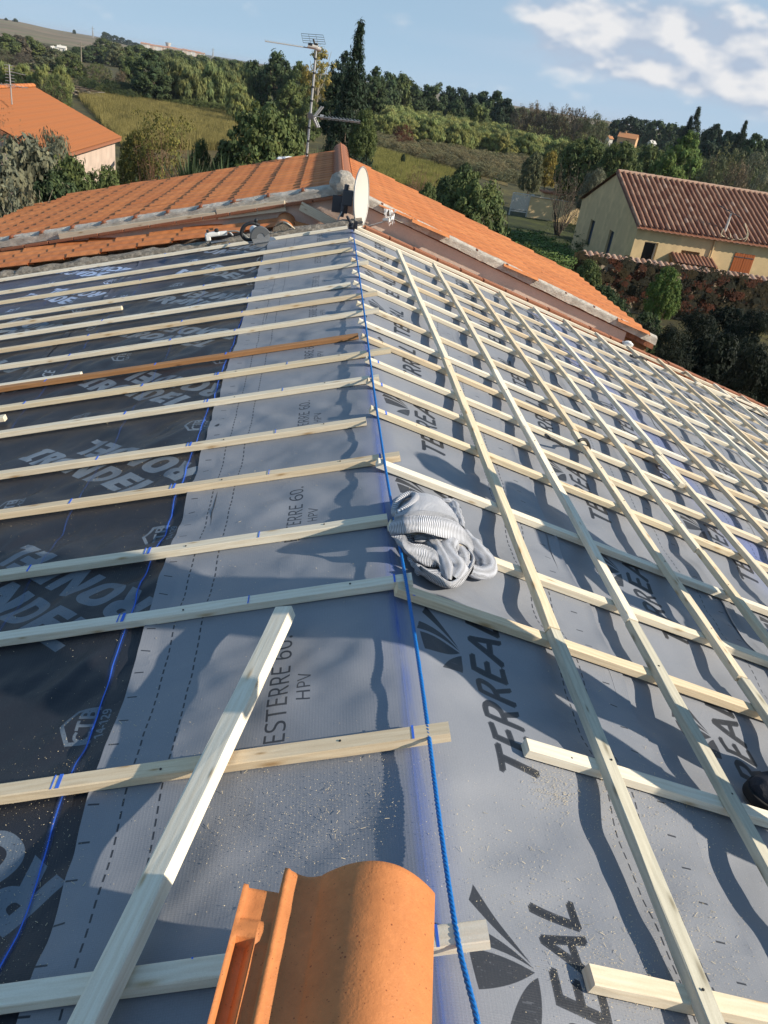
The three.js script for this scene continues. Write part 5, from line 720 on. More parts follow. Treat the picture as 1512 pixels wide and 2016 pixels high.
{ // creeper wall with its tile coping
  const z = 30, y = RIDGE - 3.22, x0 = 9.6, x1 = 21, t = thing('creeper_wall', 'long garden wall with clay tile coping, overgrown with dark red creeper', 'wall', [(x0 + x1) / 2, 0, -z]), O = t.position;
  mesh('wall_body', box(x1 - x0, y - 0.1, 0.24, 0, (y - 0.1) / 2, 0), creamMat, t);
  const g = halfBarrel(0.13, 0.42, 0.11, 8), n = Math.floor((x1 - x0) / 0.235); for (let k = 0; k < n; k++) { const m = mesh('coping_tile', g, canalCol[[3, 3, 1, 3][k % 4]], t); m.position.set(x0 + 0.12 + k * 0.235 - O.x, y - 0.10, 0.06); m.rotation.x = 0.30; }
}
{ // low yellow garden wall with a white gate and a little brick flue behind it
  const b = onY(1036, 428, 0), z = -b.z, X = px => onZ(px, 400, z).x, yT = onZ(1085, 393, z).y, t = thing('garden_wall', 'low yellow garden wall in the sun beyond the lawn', 'wall', [(X(1042) + X(1150)) / 2, 0, -z]), O = t.position;
  mesh('wall_body', box(X(1150) - X(1042), yT, 0.2, 0, yT / 2, 0), yellow, t); mesh('coping', box(X(1150) - X(1042), 0.06, 0.28, 0, yT + 0.03, 0, 0.01), creamMat, t);
  const g = thing('white_gate', 'white slatted metal gate at the end of the yellow garden wall', 'gate', [(X(1008) + X(1040)) / 2, 0, -z]), w = X(1040) - X(1008), h = onZ(1030, 382, z).y;
  for (let k = 0; k < 12; k++) mesh('slat', box(w / 12 - 0.02, h - 0.45, 0.03, -w / 2 + (k + 0.5) * w / 12, h / 2 + 0.15, 0), whiteMetal, g);
  mesh('frame', merge([box(w, 0.07, 0.05, 0, h, 0), box(w, 0.07, 0.05, 0, 0.3, 0), box(0.07, h, 0.05, -w / 2 - 0.04, h / 2, 0), box(0.07, h, 0.05, w / 2 + 0.04, h / 2, 0)]), whiteMetal, g); mesh('post', box(0.18, h + 0.1, 0.18, w / 2 + 0.2, h / 2, 0), whiteMetal, g);
  const a = onZ(1083, 392, z + 1.2), c = thing('garden_flue', 'small ochre brick flue with a flat cap behind the garden wall', 'flue', [a.x, 0, a.z]), hc = onZ(1080, 380, z + 1.2).y;
  mesh('stack', box(1.15, hc, 0.8, 0, hc / 2, 0), yellow, c); mesh('cap', box(1.45, 0.12, 1.1, 0, hc + 0.06, 0, 0.02), brickMat, c);
}
function cottage(name, label, p, w, d, h, rh, wall, roof, turn) {      // small far house: walls, two roof slopes, windows
  const t = thing(name, label, 'house', [p.x, 0, p.z]); t.rotation.y = turn;
  mesh('wall', box(w, h, d, 0, h / 2, 0), wall, t);
  for (const s of [-1, 1]) { mesh('roof', slab([V3(-w / 2 - 0.1, h + rh, 0), V3(w / 2 + 0.1, h + rh, 0), V3(w / 2 + 0.1, h - 0.1, s * (d / 2 + 0.15)), V3(-w / 2 - 0.1, h - 0.1, s * (d / 2 + 0.15))], V3(0, 0.08, 0)), roof, t); mesh('gable_wall', slab([V3(s * w / 2, h, -d / 2), V3(s * w / 2, h, d / 2), V3(s * w / 2, h + rh - 0.05, 0)], V3(-s * 0.2, 0, 0)), wall, t); }
  mesh('chimney', box(w * 0.09, rh * 0.9, w * 0.09, -w * 0.2, h + rh + 0.1, 0), wall, t);
  for (const x of [-0.25, 0.25]) mesh('window', box(w * 0.14, h * 0.34, 0.06, x * w, h * 0.58, d / 2 + 0.02), lightGlass, t);
  return t;
}
{
  const far = std({ color: lin(0.55, 0.24, 0.10), roughness: 0.85 }), salmon = std({ color: lin(0.62, 0.38, 0.20), roughness: 0.9 }), white = std({ color: lin(0.72, 0.68, 0.60), roughness: 0.9 });
  let p = atDist(1236, 274, 190); cottage('far_house', 'small salmon house with an orange roof among the far trees at the right', p, 3.9, 2.6, p.y + 0.25, 0.8, salmon, far, -0.5);
  p = atDist(1283, 284, 180); cottage('far_house', 'tiny white house gable among trees right of the salmon house', p, 1.0, 1.4, p.y + 0.2, 0.4, white, white, 0.2);
  p = atDist(1200, 273, 185); cottage('far_house', 'tiny pale house corner left of the salmon house', p, 0.9, 1.4, p.y + 0.1, 0.35, white, far, 0.2);
  p = atDist(108, 97, 300); cottage('far_house', 'tiny cream house at the foot of the hill, left one', p, 2.2, 2, p.y + 0.2, 0.5, white, white, 0.3);
  p = atDist(122, 96, 300); cottage('far_house', 'tiny cream house at the foot of the hill, right one', p, 2.6, 2, p.y + 0.3, 0.5, white, white, 0.1);
}

// ------------------------------------------------------------------ ground, fields, hill
const bark = std({ color: lin(0.12, 0.09, 0.065), roughness: 0.95, bumpMap: fineBump, bumpScale: 0.02 }), paleBark = std({ color: lin(0.30, 0.26, 0.20), roughness: 0.95 }), redStem = std({ color: lin(0.20, 0.11, 0.065), roughness: 0.9 });

const grassTex = canvasTex(1024, 1024, pixels(1024, 1024, (i, j) => { const n = tn(i / 1024 * 10, j / 1024 * 10, 10, 10, 12.5, 5), m = tn(i / 1024 * 70, j / 1024 * 70, 70, 70, 3.5, 2), g = R0(); const k = 0.72 + 0.45 * n + 0.4 * m + 0.35 * (g - 0.5), w = clamp(0.5 + n * 0.9 - m * 0.3, 0, 1); return [clamp(lerp(128, 172, w) * k, 0, 255), clamp(lerp(124, 150, w) * k, 0, 255), clamp(lerp(60, 82, w) * k, 0, 255)]; }));
const gmat = (c, rep) => { const t = grassTex.clone(); t.repeat.set(rep, rep); t.needsUpdate = true; return std({ map: t, color: c, roughness: 1, vertexColors: false }); };
{
  const g = new THREE.PlaneGeometry(9000, 9000, 1, 1); g.rotateX(-Math.PI / 2); const uv = g.attributes.uv, p = g.attributes.position; for (let i = 0; i < uv.count; i++) uv.setXY(i, p.getX(i), p.getZ(i));
  struct('ground', g, gmat(lin(0.42, 0.44, 0.34), 1 / 26));
  const patch = (name, pts, y, mat) => { const s = new THREE.Shape(pts.map(q => new THREE.Vector2(q.x, -q.z))); const h = new THREE.ShapeGeometry(s); h.rotateX(-Math.PI / 2); h.translate(0, y, 0); const u = h.attributes.uv, pp = h.attributes.position; for (let i = 0; i < u.count; i++) u.setXY(i, pp.getX(i), pp.getZ(i)); return struct(name, h, mat); };
  const px = a => a.map(q => onY(q[0], q[1], 0));
  patch('meadow', px([[140, 182], [470, 232], [620, 330], [300, 330], [240, 290]]), 0.01, gmat(lin(0.66, 0.56, 0.40), 1 / 19));
  patch('meadow', px([[700, 288], [930, 355], [900, 420], [700, 420]]), 0.01, gmat(lin(0.60, 0.56, 0.36), 1 / 17));
  patch('meadow', px([[0, 118], [200, 128], [240, 175], [0, 150]]), 0.014, gmat(lin(0.62, 0.52, 0.40), 1 / 23));
  patch('lawn', px([[246, 330], [330, 320], [330, 372], [246, 385]]), 0.02, gmat(lin(0.26, 0.42, 0.14), 1 / 9));
  patch('lawn', px([[1000, 424], [1140, 434], [1130, 520], [1000, 480]]), 0.02, gmat(lin(0.24, 0.36, 0.13), 1 / 8));
  patch('path', px([[770, 292], [1000, 362], [1000, 368], [770, 297]]), 0.03, gmat(lin(0.85, 0.74, 0.62), 1 / 11));
}
{ // hill along the left horizon, falling away to the right
  const prof = [[-700, 30], [-300, 20], [-60, 33], [0, 36], [40, 43], [100, 57], [190, 73], [260, 90], [330, 103], [420, 116], [520, 128], [640, 147], [760, 168], [900, 190], [1500, 288]];
  const top = x => { for (let i = 1; i < prof.length; i++) if (x <= prof[i][0]) { const [a, b] = [prof[i - 1], prof[i]]; return lerp(a[1], b[1], (x - a[0]) / (b[0] - a[0])); } return 288; };
  const tex = canvasTex(512, 512, pixels(512, 512, (i, j) => { const n = tn(i / 512 * 6, j / 512 * 6, 6, 6, 2.5, 5), g = R0() * 14, rows = Math.sin(j / 512 * Math.PI * 2 * 40) * 4, q = sstep(-0.1, 0.25, tn(i / 512 * 3, j / 512 * 5, 3, 5, 7.5, 3)); return [118 + n * 40 + g + rows - q * 12, 104 + n * 34 + g + rows, 84 + n * 30 + g + rows - q * 10]; }));
  const g = grid(90, 22, (a, b) => { const px = lerp(-700, 1500, a), D = lerp(330, 1150, b), r = ray(px, top(px)), hd = Math.hypot(r.x, r.z), yT = Math.max(EYE.y + r.y / hd * 1000, 0.2), f = sstep(0, 0.82, b); const P = EYE.clone().addScaledVector(r, D / hd); P.y = yT * Math.pow(f, 1.1) - 0.3 * (1 - f) + 0.5 * vn(px * 0.02, b * 6) * f * (1 - f) * 3 - 5 * sstep(0.86, 1, b); return { p: P, uv: [P.x / 160, P.z / 160] }; });
  struct('hill', g, std({ map: tex, color: lin(0.95, 0.9, 0.86), roughness: 1 }));
  const cols = [lin(0.72, 0.66, 0.58), lin(0.75, 0.72, 0.68), lin(0.66, 0.52, 0.42)], roofs = [lin(0.5, 0.24, 0.14), lin(0.45, 0.26, 0.18)], r = rng(3), list = [[284, 98], [291, 99], [298, 101], [305, 102], [312, 103], [319, 104], [327, 105], [335, 106], [342, 107], [350, 109], [357, 110], [364, 110], [371, 112], [379, 113], [388, 115], [396, 117]];
  list.forEach(([x, y], i) => { const p = atDist(x, y, 980), w = 4.5 + r() * 3, t = thing('village_house', `tiny pale village house on the hill horizon, ${ord(i + 1)} from the left`, 'house', [p.x, p.y + 1.0, p.z], 'village houses along the hill'); mesh('wall', box(w, 4.4, 5, 0, 2.2, 0), std({ color: cols[i % 3], roughness: 0.9 }), t); mesh('roof', slab([V3(-w / 2 - 0.2, 4.3, 2.8), V3(w / 2 + 0.2, 4.3, 2.8), V3(w / 2 + 0.2, 5.4, 0), V3(-w / 2 - 0.2, 5.4, 0)], V3(0, 0.15, 0)), std({ color: roofs[i % 2], roughness: 0.9 }), t); mesh('roof', slab([V3(-w / 2 - 0.2, 4.3, -2.8), V3(-w / 2 - 0.2, 5.4, 0), V3(w / 2 + 0.2, 5.4, 0), V3(w / 2 + 0.2, 4.3, -2.8)], V3(0, 0.15, 0)), std({ color: roofs[i % 2], roughness: 0.9 }), t); });
  const q = atDist(331, 104, 985), tw = thing('water_tower', 'small white water tower among the village houses on the hill', 'tower', [q.x, q.y - 2.4, q.z]); mesh('shaft', new THREE.CylinderGeometry(1.6, 2.0, 9, 14).translate(0, 4.5, 0), whiteMetal, tw); mesh('tank', new THREE.CylinderGeometry(3.1, 2.2, 3.2, 16).translate(0, 10.2, 0), whiteMetal, tw);
  for (const [x, y0, y1, lab] of [[183, 52, 76, 'thin lattice pylon on the hill left of the village'], [419, 94, 113, 'thin pole on the hill right of the village']]) { const b = atDist(x, y1, 860), h = atDist(x, y0, 860).y - b.y, t = thing('pylon', lab, 'pylon', b); mesh('mast', merge([0, 1, 2, 3].map(k => bar(V3((k & 1 ? 1 : -1) * 0.7, -2, (k & 2 ? 1 : -1) * 0.7), V3(0, h, 0), 0.16, 4)).concat([bar(V3(0, -2, 0), V3(0, h, 0), 0.25, 5)])), zinc, t); mesh('cross_arm', bar(V3(-1.6, h * 0.82, 0), V3(1.6, h * 0.82, 0), 0.14, 4), zinc, t); }
  { const b = onY(161, 137, 0), h = atDist(163, 84, Math.hypot(b.x - EYE.x, b.z)).y, t = thing('utility_pole', 'thin wooden pole standing in the far field at the left', 'pole', [b.x, 0, b.z]); mesh('shaft', capped(V3(0, 0, 0), V3(0, h, 0), 0.12, 6, 0.08), paleBark, t); mesh('cross_arm', box(1.4, 0.12, 0.12, 0, h - 0.5, 0), paleBark, t); }
}

// ------------------------------------------------------------------ vegetation
// crown: leaf-sized faces gathered in clumps inside an outline; returns a geometry about w wide and h tall, foot at y = 0
function crown(o) {
  const r = rng(o.seed), n = o.n, P = new Float32Array(n * 18), C = new Float32Array(n * 18), a = V3(), b = V3(), nn = V3(), e1 = V3(), e2 = V3();
  const cl = []; for (let k = 0; k < o.clumps; k++) { let x, y, z, t = 0; do { y = r(); t++; } while (r() > Math.max(o.shape(y), 0.3) && t < 60); { const th = r() * 6.283, hol = y < 0.8 ? o.hollow ?? 0.35 : 0, q = o.shape(y) * Math.sqrt(lerp(hol * hol, 1, r())); x = Math.cos(th) * q; z = Math.sin(th) * q; if (o.shape === boxy) { x = r() * 2 - 1; z = r() * 2 - 1; } } cl.push([x * o.w / 2, y * o.h * 0.94 + o.h * 0.03, z * o.w / 2, (0.6 + 0.8 * r()) * o.cr, 0.72 + 0.5 * r(), r()]); }
  for (let i = 0; i < n; i++) {
    const c = cl[Math.floor(r() * cl.length)], u = r() * 2 - 1, th = r() * 6.283, q = Math.sqrt(1 - u * u), rr = c[3] * Math.pow(r(), 0.42);
    nn.set(q * Math.cos(th), u * (o.flat ?? 0.8), q * Math.sin(th)); const cx = c[0] + nn.x * rr, cy = Math.max(0.02, c[1] + nn.y * rr), cz = c[2] + nn.z * rr;
    nn.x += cx / o.w * 1.0 + (r() - 0.5) * 1.1; nn.y += 0.35 + (r() - 0.5) * 1.1; nn.z += cz / o.w * 1.0 + (r() - 0.5) * 1.1; nn.normalize();
    e1.set(r() - 0.5, (r() - 0.5) + (o.up || 0) * 3, r() - 0.5).cross(nn).normalize(); e2.copy(nn).cross(e1); if (o.up) { const t = e1.clone(); e1.copy(e2); e2.copy(t); }
    const L = o.leaf * (0.6 + 0.8 * r()), Wd = L * (o.aspect ?? 0.55), sh = c[4] * (0.75 + 0.5 * r()), hue = (c[5] - 0.5) * (o.hue ?? 0.25) + (r() - 0.5) * 0.15;
    const v = [[0, -1], [1, 0], [0, 1], [-1, 0]].map(([s, t]) => [cx + e2.x * s * Wd / 2 + e1.x * t * L / 2 + nn.x * Math.abs(s) * Wd * 0.12, cy + e2.y * s * Wd / 2 + e1.y * t * L / 2, cz + e2.z * s * Wd / 2 + e1.z * t * L / 2]);
    const T = [v[0], v[1], v[2], v[0], v[2], v[3]], k = i * 18; for (let m = 0; m < 6; m++) { P.set(T[m], k + m * 3); C[k + m * 3] = sh * (1 + hue); C[k + m * 3 + 1] = sh * (1 + hue * 0.35); C[k + m * 3 + 2] = sh * (1 - hue * 0.5); }
  }
  const g = new THREE.BufferGeometry(); g.setAttribute('position', new THREE.BufferAttribute(P, 3)); g.setAttribute('color', new THREE.BufferAttribute(C, 3)); g.computeVertexNormals(); g.userData = { w: o.w, h: o.h, cl }; return g;
}
function trunkGeo(h, r0, limbs, seed, spread) {                       // tapered trunk with forking limbs
  const r = rng(seed), list = [capped(V3(0, -0.1, 0), V3(0.05 * h * (r() - 0.5), h * 0.55, 0.05 * h * (r() - 0.5)), r0, 8, r0 * 0.6)];
  for (let k = 0; k < limbs; k++) { const a = r() * 6.28, y = h * (0.25 + 0.3 * r()), m = V3(Math.cos(a) * spread * 0.4, y + h * 0.18, Math.sin(a) * spread * 0.4), e = V3(Math.cos(a + 0.4 * (r() - 0.5)) * spread * (0.7 + 0.3 * r()), y + h * (0.3 + 0.25 * r()), Math.sin(a) * spread * (0.7 + 0.3 * r())); list.push(capped(V3(0, y, 0), m, r0 * 0.42, 5, r0 * 0.3), capped(m, e, r0 * 0.3, 5, r0 * 0.1)); }
  return merge(list);
}
function twigs(o) {                                                   // a sheaf of thin bare stems
  const r = rng(o.seed), list = []; for (let k = 0; k < o.n; k++) { const a = r() * 6.28, d = Math.sqrt(r()) * o.base, sp = o.w / 2 * (0.3 + 0.7 * r()), b = V3(Math.cos(a) * d, 0, Math.sin(a) * d), hh = o.h * (0.55 + 0.45 * r()), e = V3(Math.cos(a + (r() - 0.5)) * sp, hh, Math.sin(a + (r() - 0.5)) * sp), m = b.clone().lerp(e, 0.5).add(V3((r() - 0.5) * 0.2 * o.w, 0, (r() - 0.5) * 0.2 * o.w)); list.push(capped(b, m, o.r, 4, o.r * 0.7), capped(m, e, o.r * 0.7, 4, o.r * 0.25)); for (let q = 0; q < (o.side || 0); q++) { const s = m.clone().lerp(e, r()), f = s.clone().add(V3((r() - 0.5) * 0.3 * o.w, 0.15 * o.h * r(), (r() - 0.5) * 0.3 * o.w)); list.push(capped(s, f, o.r * 0.4, 3, o.r * 0.15)); } }
  return merge(list);
}
const round = y => Math.sqrt(Math.max(0, 1 - Math.pow(y * 2 - 1, 2))) * 0.95 + 0.05, dome = y => Math.sqrt(Math.max(0, 1 - y * y * 0.96)) * (0.75 + 0.25 * Math.min(1, y * 4)), egg = y => Math.pow(Math.sin(Math.PI * Math.pow(clamp(y, 0.001, 1), 0.7)), 0.7), spire = y => Math.max(0.03, y < 0.3 ? 0.9 + 0.1 * Math.sin(y / 0.3 * Math.PI) : Math.pow(1 - (y - 0.3) / 0.7, 1.05) * 0.90), boxy = y => 1.0;
const PR = {};
function proto(k) {
  if (PR[k]) return PR[k];
  const D = {
    near: () => ({ c: crown({ seed: 21, n: 16000, clumps: 300, w: 4, h: 3.4, cr: 0.29, leaf: 0.15, shape: dome, hollow: 0.55 }), t: trunkGeo(2.6, 0.09, 6, 3, 1.2) }),
    glossy: () => ({ c: crown({ seed: 22, n: 15000, clumps: 260, w: 4.2, h: 4.6, cr: 0.34, leaf: 0.19, aspect: 0.6, shape: round, hollow: 0.55 }), t: trunkGeo(3.8, 0.12, 7, 5, 1.3) }),
    olive: () => ({ c: crown({ seed: 23, n: 17000, clumps: 200, w: 3.4, h: 3.6, cr: 0.34, leaf: 0.15, aspect: 0.30, up: 1, shape: dome, hollow: 0.3, hue: 0.1 }), t: trunkGeo(2.6, 0.08, 7, 8, 1.0) }),
    mid: () => ({ c: crown({ seed: 24, n: 11000, clumps: 190, w: 7, h: 8.5, cr: 0.62, leaf: 0.38, shape: egg, hollow: 0.5 }), t: trunkGeo(7, 0.22, 7, 9, 2) }),
    mid2: () => ({ c: crown({ seed: 25, n: 11000, clumps: 170, w: 8, h: 7.2, cr: 0.68, leaf: 0.40, shape: dome, hollow: 0.5 }), t: trunkGeo(6, 0.24, 7, 10, 2.4) }),
    far: () => ({ c: crown({ seed: 26, n: 5200, clumps: 100, w: 9, h: 10, cr: 0.95, leaf: 0.74, shape: egg, hollow: 0.45 }), t: trunkGeo(8, 0.3, 5, 11, 2.4) }),
    far2: () => ({ c: crown({ seed: 27, n: 5200, clumps: 95, w: 10, h: 8.5, cr: 1.0, leaf: 0.74, shape: dome, hollow: 0.45 }), t: trunkGeo(6.5, 0.3, 5, 12, 2.8) }),
    far3: () => ({ c: crown({ seed: 37, n: 3600, clumps: 46, w: 6.5, h: 11, cr: 0.95, leaf: 0.62, shape: egg, hollow: 0.4 }), t: trunkGeo(9, 0.25, 5, 13, 1.6) }),
    loose: () => ({ c: crown({ seed: 28, n: 3600, clumps: 75, w: 7, h: 9, cr: 0.6, leaf: 0.34, shape: egg, hollow: 0.2 }), t: trunkGeo(8.6, 0.24, 13, 14, 2.5) }),
    spire: () => ({ c: crown({ seed: 29, n: 26000, clumps: 800, w: 3.4, h: 11, cr: 0.20, leaf: 0.20, aspect: 0.35, up: 1, shape: spire, hollow: 0.7, flat: 2.2 }), t: trunkGeo(8, 0.2, 2, 15, 0.4) }),
    scrub: () => ({ c: crown({ seed: 30, n: 5200, clumps: 120, w: 5, h: 3.8, cr: 0.42, leaf: 0.17, aspect: 0.4, shape: dome, hollow: 0.2 }), t: twigs({ seed: 4, n: 46, base: 0.7, w: 5, h: 3.6, r: 0.03, side: 3 }) }),
    stemmy: () => ({ c: crown({ seed: 31, n: 3000, clumps: 150, w: 3.0, h: 3.0, cr: 0.26, leaf: 0.10, shape: y => 0.35 + 0.65 * y, hollow: 0.3 }), t: twigs({ seed: 5, n: 120, base: 0.4, w: 2.7, h: 2.8, r: 0.018, side: 2 }) }),
    bare: () => ({ c: crown({ seed: 32, n: 240, clumps: 50, w: 3.0, h: 2.4, cr: 0.25, leaf: 0.08, shape: dome, hollow: 0.2 }), t: twigs({ seed: 6, n: 34, base: 0.2, w: 3.2, h: 2.3, r: 0.022, side: 5 }) }),
    conifer: () => ({ c: crown({ seed: 33, n: 15000, clumps: 230, w: 5, h: 5, cr: 0.42, leaf: 0.26, aspect: 0.14, shape: dome, hollow: 0.5 }), t: trunkGeo(4, 0.14, 8, 16, 1.7) }),
    hedge: () => ({ c: crown({ seed: 34, n: 9000, clumps: 190, w: 2.2, h: 1.3, cr: 0.26, leaf: 0.095, aspect: 0.6, shape: boxy, hollow: 0.0 }), t: twigs({ seed: 7, n: 20, base: 0.8, w: 1.8, h: 1.1, r: 0.012 }) }),
    reedbush: () => ({ c: crown({ seed: 35, n: 6500, clumps: 90, w: 5, h: 5, cr: 0.6, leaf: 0.55, aspect: 0.2, up: 1, shape: dome, hollow: 0.2, hue: 0.3 }), t: twigs({ seed: 9, n: 30, base: 1.4, w: 4, h: 4.6, r: 0.02 }) }),
  }[k]();
  return PR[k] = { ...D, w: D.c.userData.w, h: D.c.userData.h };
}
const leafMats = {};
const leafMat = (c) => leafMats[c] ||= new THREE.MeshPhysicalMaterial({ color: lin(...c.split(',').map(Number)), vertexColors: true, roughness: 0.85, specularIntensity: 0.35, transmission: 0.28, thickness: 0, side: THREE.DoubleSide });
const COL = { dark: '0.066,0.098,0.040', deep: '0.038,0.064,0.034', mid: '0.118,0.150,0.050', fresh: '0.130,0.190,0.046', olive: '0.150,0.160,0.080', grey: '0.185,0.190,0.125', gold: '0.30,0.24,0.06', yel: '0.20,0.185,0.05', brown: '0.17,0.135,0.085', dusk: '0.125,0.108,0.078', cane: '0.255,0.28,0.095', red: '0.13,0.048,0.026', reed: '0.165,0.195,0.075', weed: '0.21,0.20,0.11', ivy: '0.058,0.048,0.026', black: '0.016,0.024,0.014' };  // black: leaves darkened in place of the shade over the right garden
const turnR = rng(404);
// stands a plant whose top shows at (px, py), D metres away, wpx wide in the photograph
function plant(name, label, cat, kind, colour, px, py, D, wpx, o = {}) {
  const q = proto(kind), T = atDist(px, py, D), base = o.y ?? 0, w = wpx / FOCAL * D * (FWD.dot(ray(px, py)) / Math.hypot(ray(px, py).x, ray(px, py).z)) * 0.96, h = T.y - base;
  const t = thing(name, label, cat, [T.x, base, T.z], o.group); t.rotation.y = o.turn ?? turnR() * 6.28;
  const hc = Math.min(h, w * (o.tall ?? (kind === 'spire' ? 99 : 1.45))); const c = mesh('crown', q.c, leafMat(COL[colour]), t); c.scale.set(w / q.w, hc / q.h / 0.985, w / q.w * (o.deep || 1)); c.position.y = h - hc;
  const b = mesh(o.stem || 'trunk', q.t, o.bark || bark, t); b.scale.set(c.scale.x, h / q.h, c.scale.z); return t;
}
const T = plant;
// close at hand: the garden beyond the adjoining roof
T('olive_shrub', 'big grey green shrub at the left edge in front of the left house', 'shrub', 'near', 'grey', 26, 276, 15.5, 300, { bark: paleBark, deep: 1 });
T('dry_shrub', 'pale dry looking shrub low at the left edge beside the adjoining roof', 'shrub', 'scrub', 'grey', 8, 330, 13.6, 260, { bark: paleBark });
T('olive_tree', 'small silvery olive tree standing against the left orange roof', 'tree', 'olive', 'grey', 92, 258, 19, 150, { bark: paleBark });
T('laurel_bush', 'dense dark green bush in front of the left house wall', 'bush', 'near', 'mid', 140, 312, 16.8, 190);
T('laurel_bush', 'dark green bush right of the others, below the left house corner', 'bush', 'near', 'mid', 204, 330, 17.6, 130);
T('laurel_bush', 'low dark bush behind the left end of the adjoining roof', 'bush', 'near', 'dark', 96, 340, 15.2, 200);
T('bare_sapling', 'thin sapling with a few brown leaves at the left edge before the orange roof', 'sapling', 'bare', 'brown', 14, 205, 17, 90, { bark: redStem, stem: 'stem' });
T('stemmy_shrub', 'shrub with many reddish stems and yellow leaves above the lawn', 'shrub', 'stemmy', 'yel', 320, 224, 27, 132, { bark: redStem, stem: 'stem' });
T('stemmy_shrub', 'yellowing leafy shrub between the pink wall and the red stemmed shrub', 'shrub', 'near', 'yel', 270, 258, 28, 84);
T('garden_hedge', 'clipped dark hedge behind the two spiky yuccas', 'hedge', 'near', 'mid', 395, 276, 31, 100, { deep: 0.6 });
T('garden_hedge', 'rounder dark hedge end left of the broadleaf tree', 'hedge', 'near', 'dark', 445, 282, 30, 70, { deep: 0.7 });
T('broadleaf_tree', 'leafy round broadleaf tree left of the antenna mast', 'tree', 'glossy', 'mid', 525, 203, 30, 176);
T('cypress', 'tall slender dark cypress right of the antenna mast', 'tree', 'spire', 'deep', 711, 44, 37, 134, { deep: 1.1 });
T('cypress_clump', 'broad shaded evergreen standing left against the tall cypress', 'tree', 'mid', 'deep', 672, 146, 39, 86);
T('ivy_shrub', 'ivy clad green shrub at the right foot of the tall cypress', 'shrub', 'near', 'mid', 722, 215, 34, 62);
T('laurel_bush', 'big dark laurel bush behind the right roof slope', 'bush', 'glossy', 'mid', 940, 341, 31, 160);
T('laurel_bush', 'darker laurel bush left of the big one, behind the right roof slope', 'bush', 'glossy', 'dark', 893, 350, 33, 96);
T('laurel_bush', 'upright dark bush rising behind the big laurel', 'bush', 'near', 'dark', 917, 322, 38, 60);
T('low_hedge', 'low green hedge just past the right roof slope below the meadow', 'hedge', 'near', 'mid', 845, 362, 27, 66, { deep: 0.8 });
T('bare_bush', 'leafless brown bush in the meadow above the right roof slope', 'bush', 'bare', 'brown', 836, 316, 45, 72, { bark: redStem, stem: 'stem' });
T('tiny_conifer', 'tiny dark conifer alone in the right meadow', 'tree', 'near', 'deep', 795, 303, 62, 10);
T('golden_shrub', 'round golden green shrub beside the white gate', 'shrub', 'near', 'gold', 1088, 298, 62, 46);
T('golden_shrub', 'darker green half of the round shrub beside the white gate', 'shrub', 'near', 'olive', 1056, 300, 61, 52);
T('walnut_tree', 'large dark leafy tree behind the gable of the yellow house, left one', 'tree', 'glossy', 'mid', 1160, 270, 58, 104);
T('walnut_tree', 'large dark leafy tree behind the gable of the yellow house, right one', 'tree', 'glossy', 'mid', 1228, 278, 56, 78);
T('bare_tree', 'grey twiggy tree at the left end of the yellow gable', 'tree', 'bare', 'grey', 1132, 320, 50, 96, { stem: 'stem' });
T('bare_tree', 'grey olive tree over the end of the garden wall', 'tree', 'olive', 'grey', 1178, 330, 48, 60);
T('poplar', 'light green leafy tree behind the ridge of the yellow house', 'tree', 'mid', 'fresh', 1362, 260, 72, 104);
T('poplar', 'lower light green tree right beside the tall one over the canal tiles', 'tree', 'mid', 'fresh', 1322, 300, 64, 90);
T('poplar', 'shaded green tree left of the light green one', 'tree', 'mid2', 'mid', 1285, 285, 80, 84);
T('scrub_bush', 'brownish olive scrub above the right end of the canal tile roof', 'bush', 'scrub', 'olive', 1440, 290, 62, 130);
T('scrub_bush', 'russet scrub right over the canal tile roof', 'bush', 'scrub', 'brown', 1460, 322, 56, 90);
T('scrub_bush', 'grey scrub at the right edge above the canal tile roof', 'bush', 'scrub', 'grey', 1502, 300, 60, 90);
// the garden at the right, its shade put into near-black leaf colours
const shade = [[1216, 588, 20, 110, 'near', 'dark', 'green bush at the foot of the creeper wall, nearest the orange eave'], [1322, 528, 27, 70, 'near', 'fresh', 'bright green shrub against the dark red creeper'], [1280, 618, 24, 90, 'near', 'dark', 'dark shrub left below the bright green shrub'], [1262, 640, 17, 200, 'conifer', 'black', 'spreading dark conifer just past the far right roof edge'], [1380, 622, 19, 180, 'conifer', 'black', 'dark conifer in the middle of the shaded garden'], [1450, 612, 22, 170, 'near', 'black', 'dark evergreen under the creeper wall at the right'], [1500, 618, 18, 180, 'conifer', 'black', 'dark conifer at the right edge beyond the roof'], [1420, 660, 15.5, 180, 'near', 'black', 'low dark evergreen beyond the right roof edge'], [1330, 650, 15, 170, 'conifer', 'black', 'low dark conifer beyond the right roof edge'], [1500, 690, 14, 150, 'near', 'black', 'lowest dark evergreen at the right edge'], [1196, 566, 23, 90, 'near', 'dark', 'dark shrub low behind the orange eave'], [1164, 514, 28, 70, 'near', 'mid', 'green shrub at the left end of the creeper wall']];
for (const [x, y, D, w, k, c, l] of shade) T('garden_shrub', l, 'shrub', k, c, x, y, D, w, { deep: 1.1 });
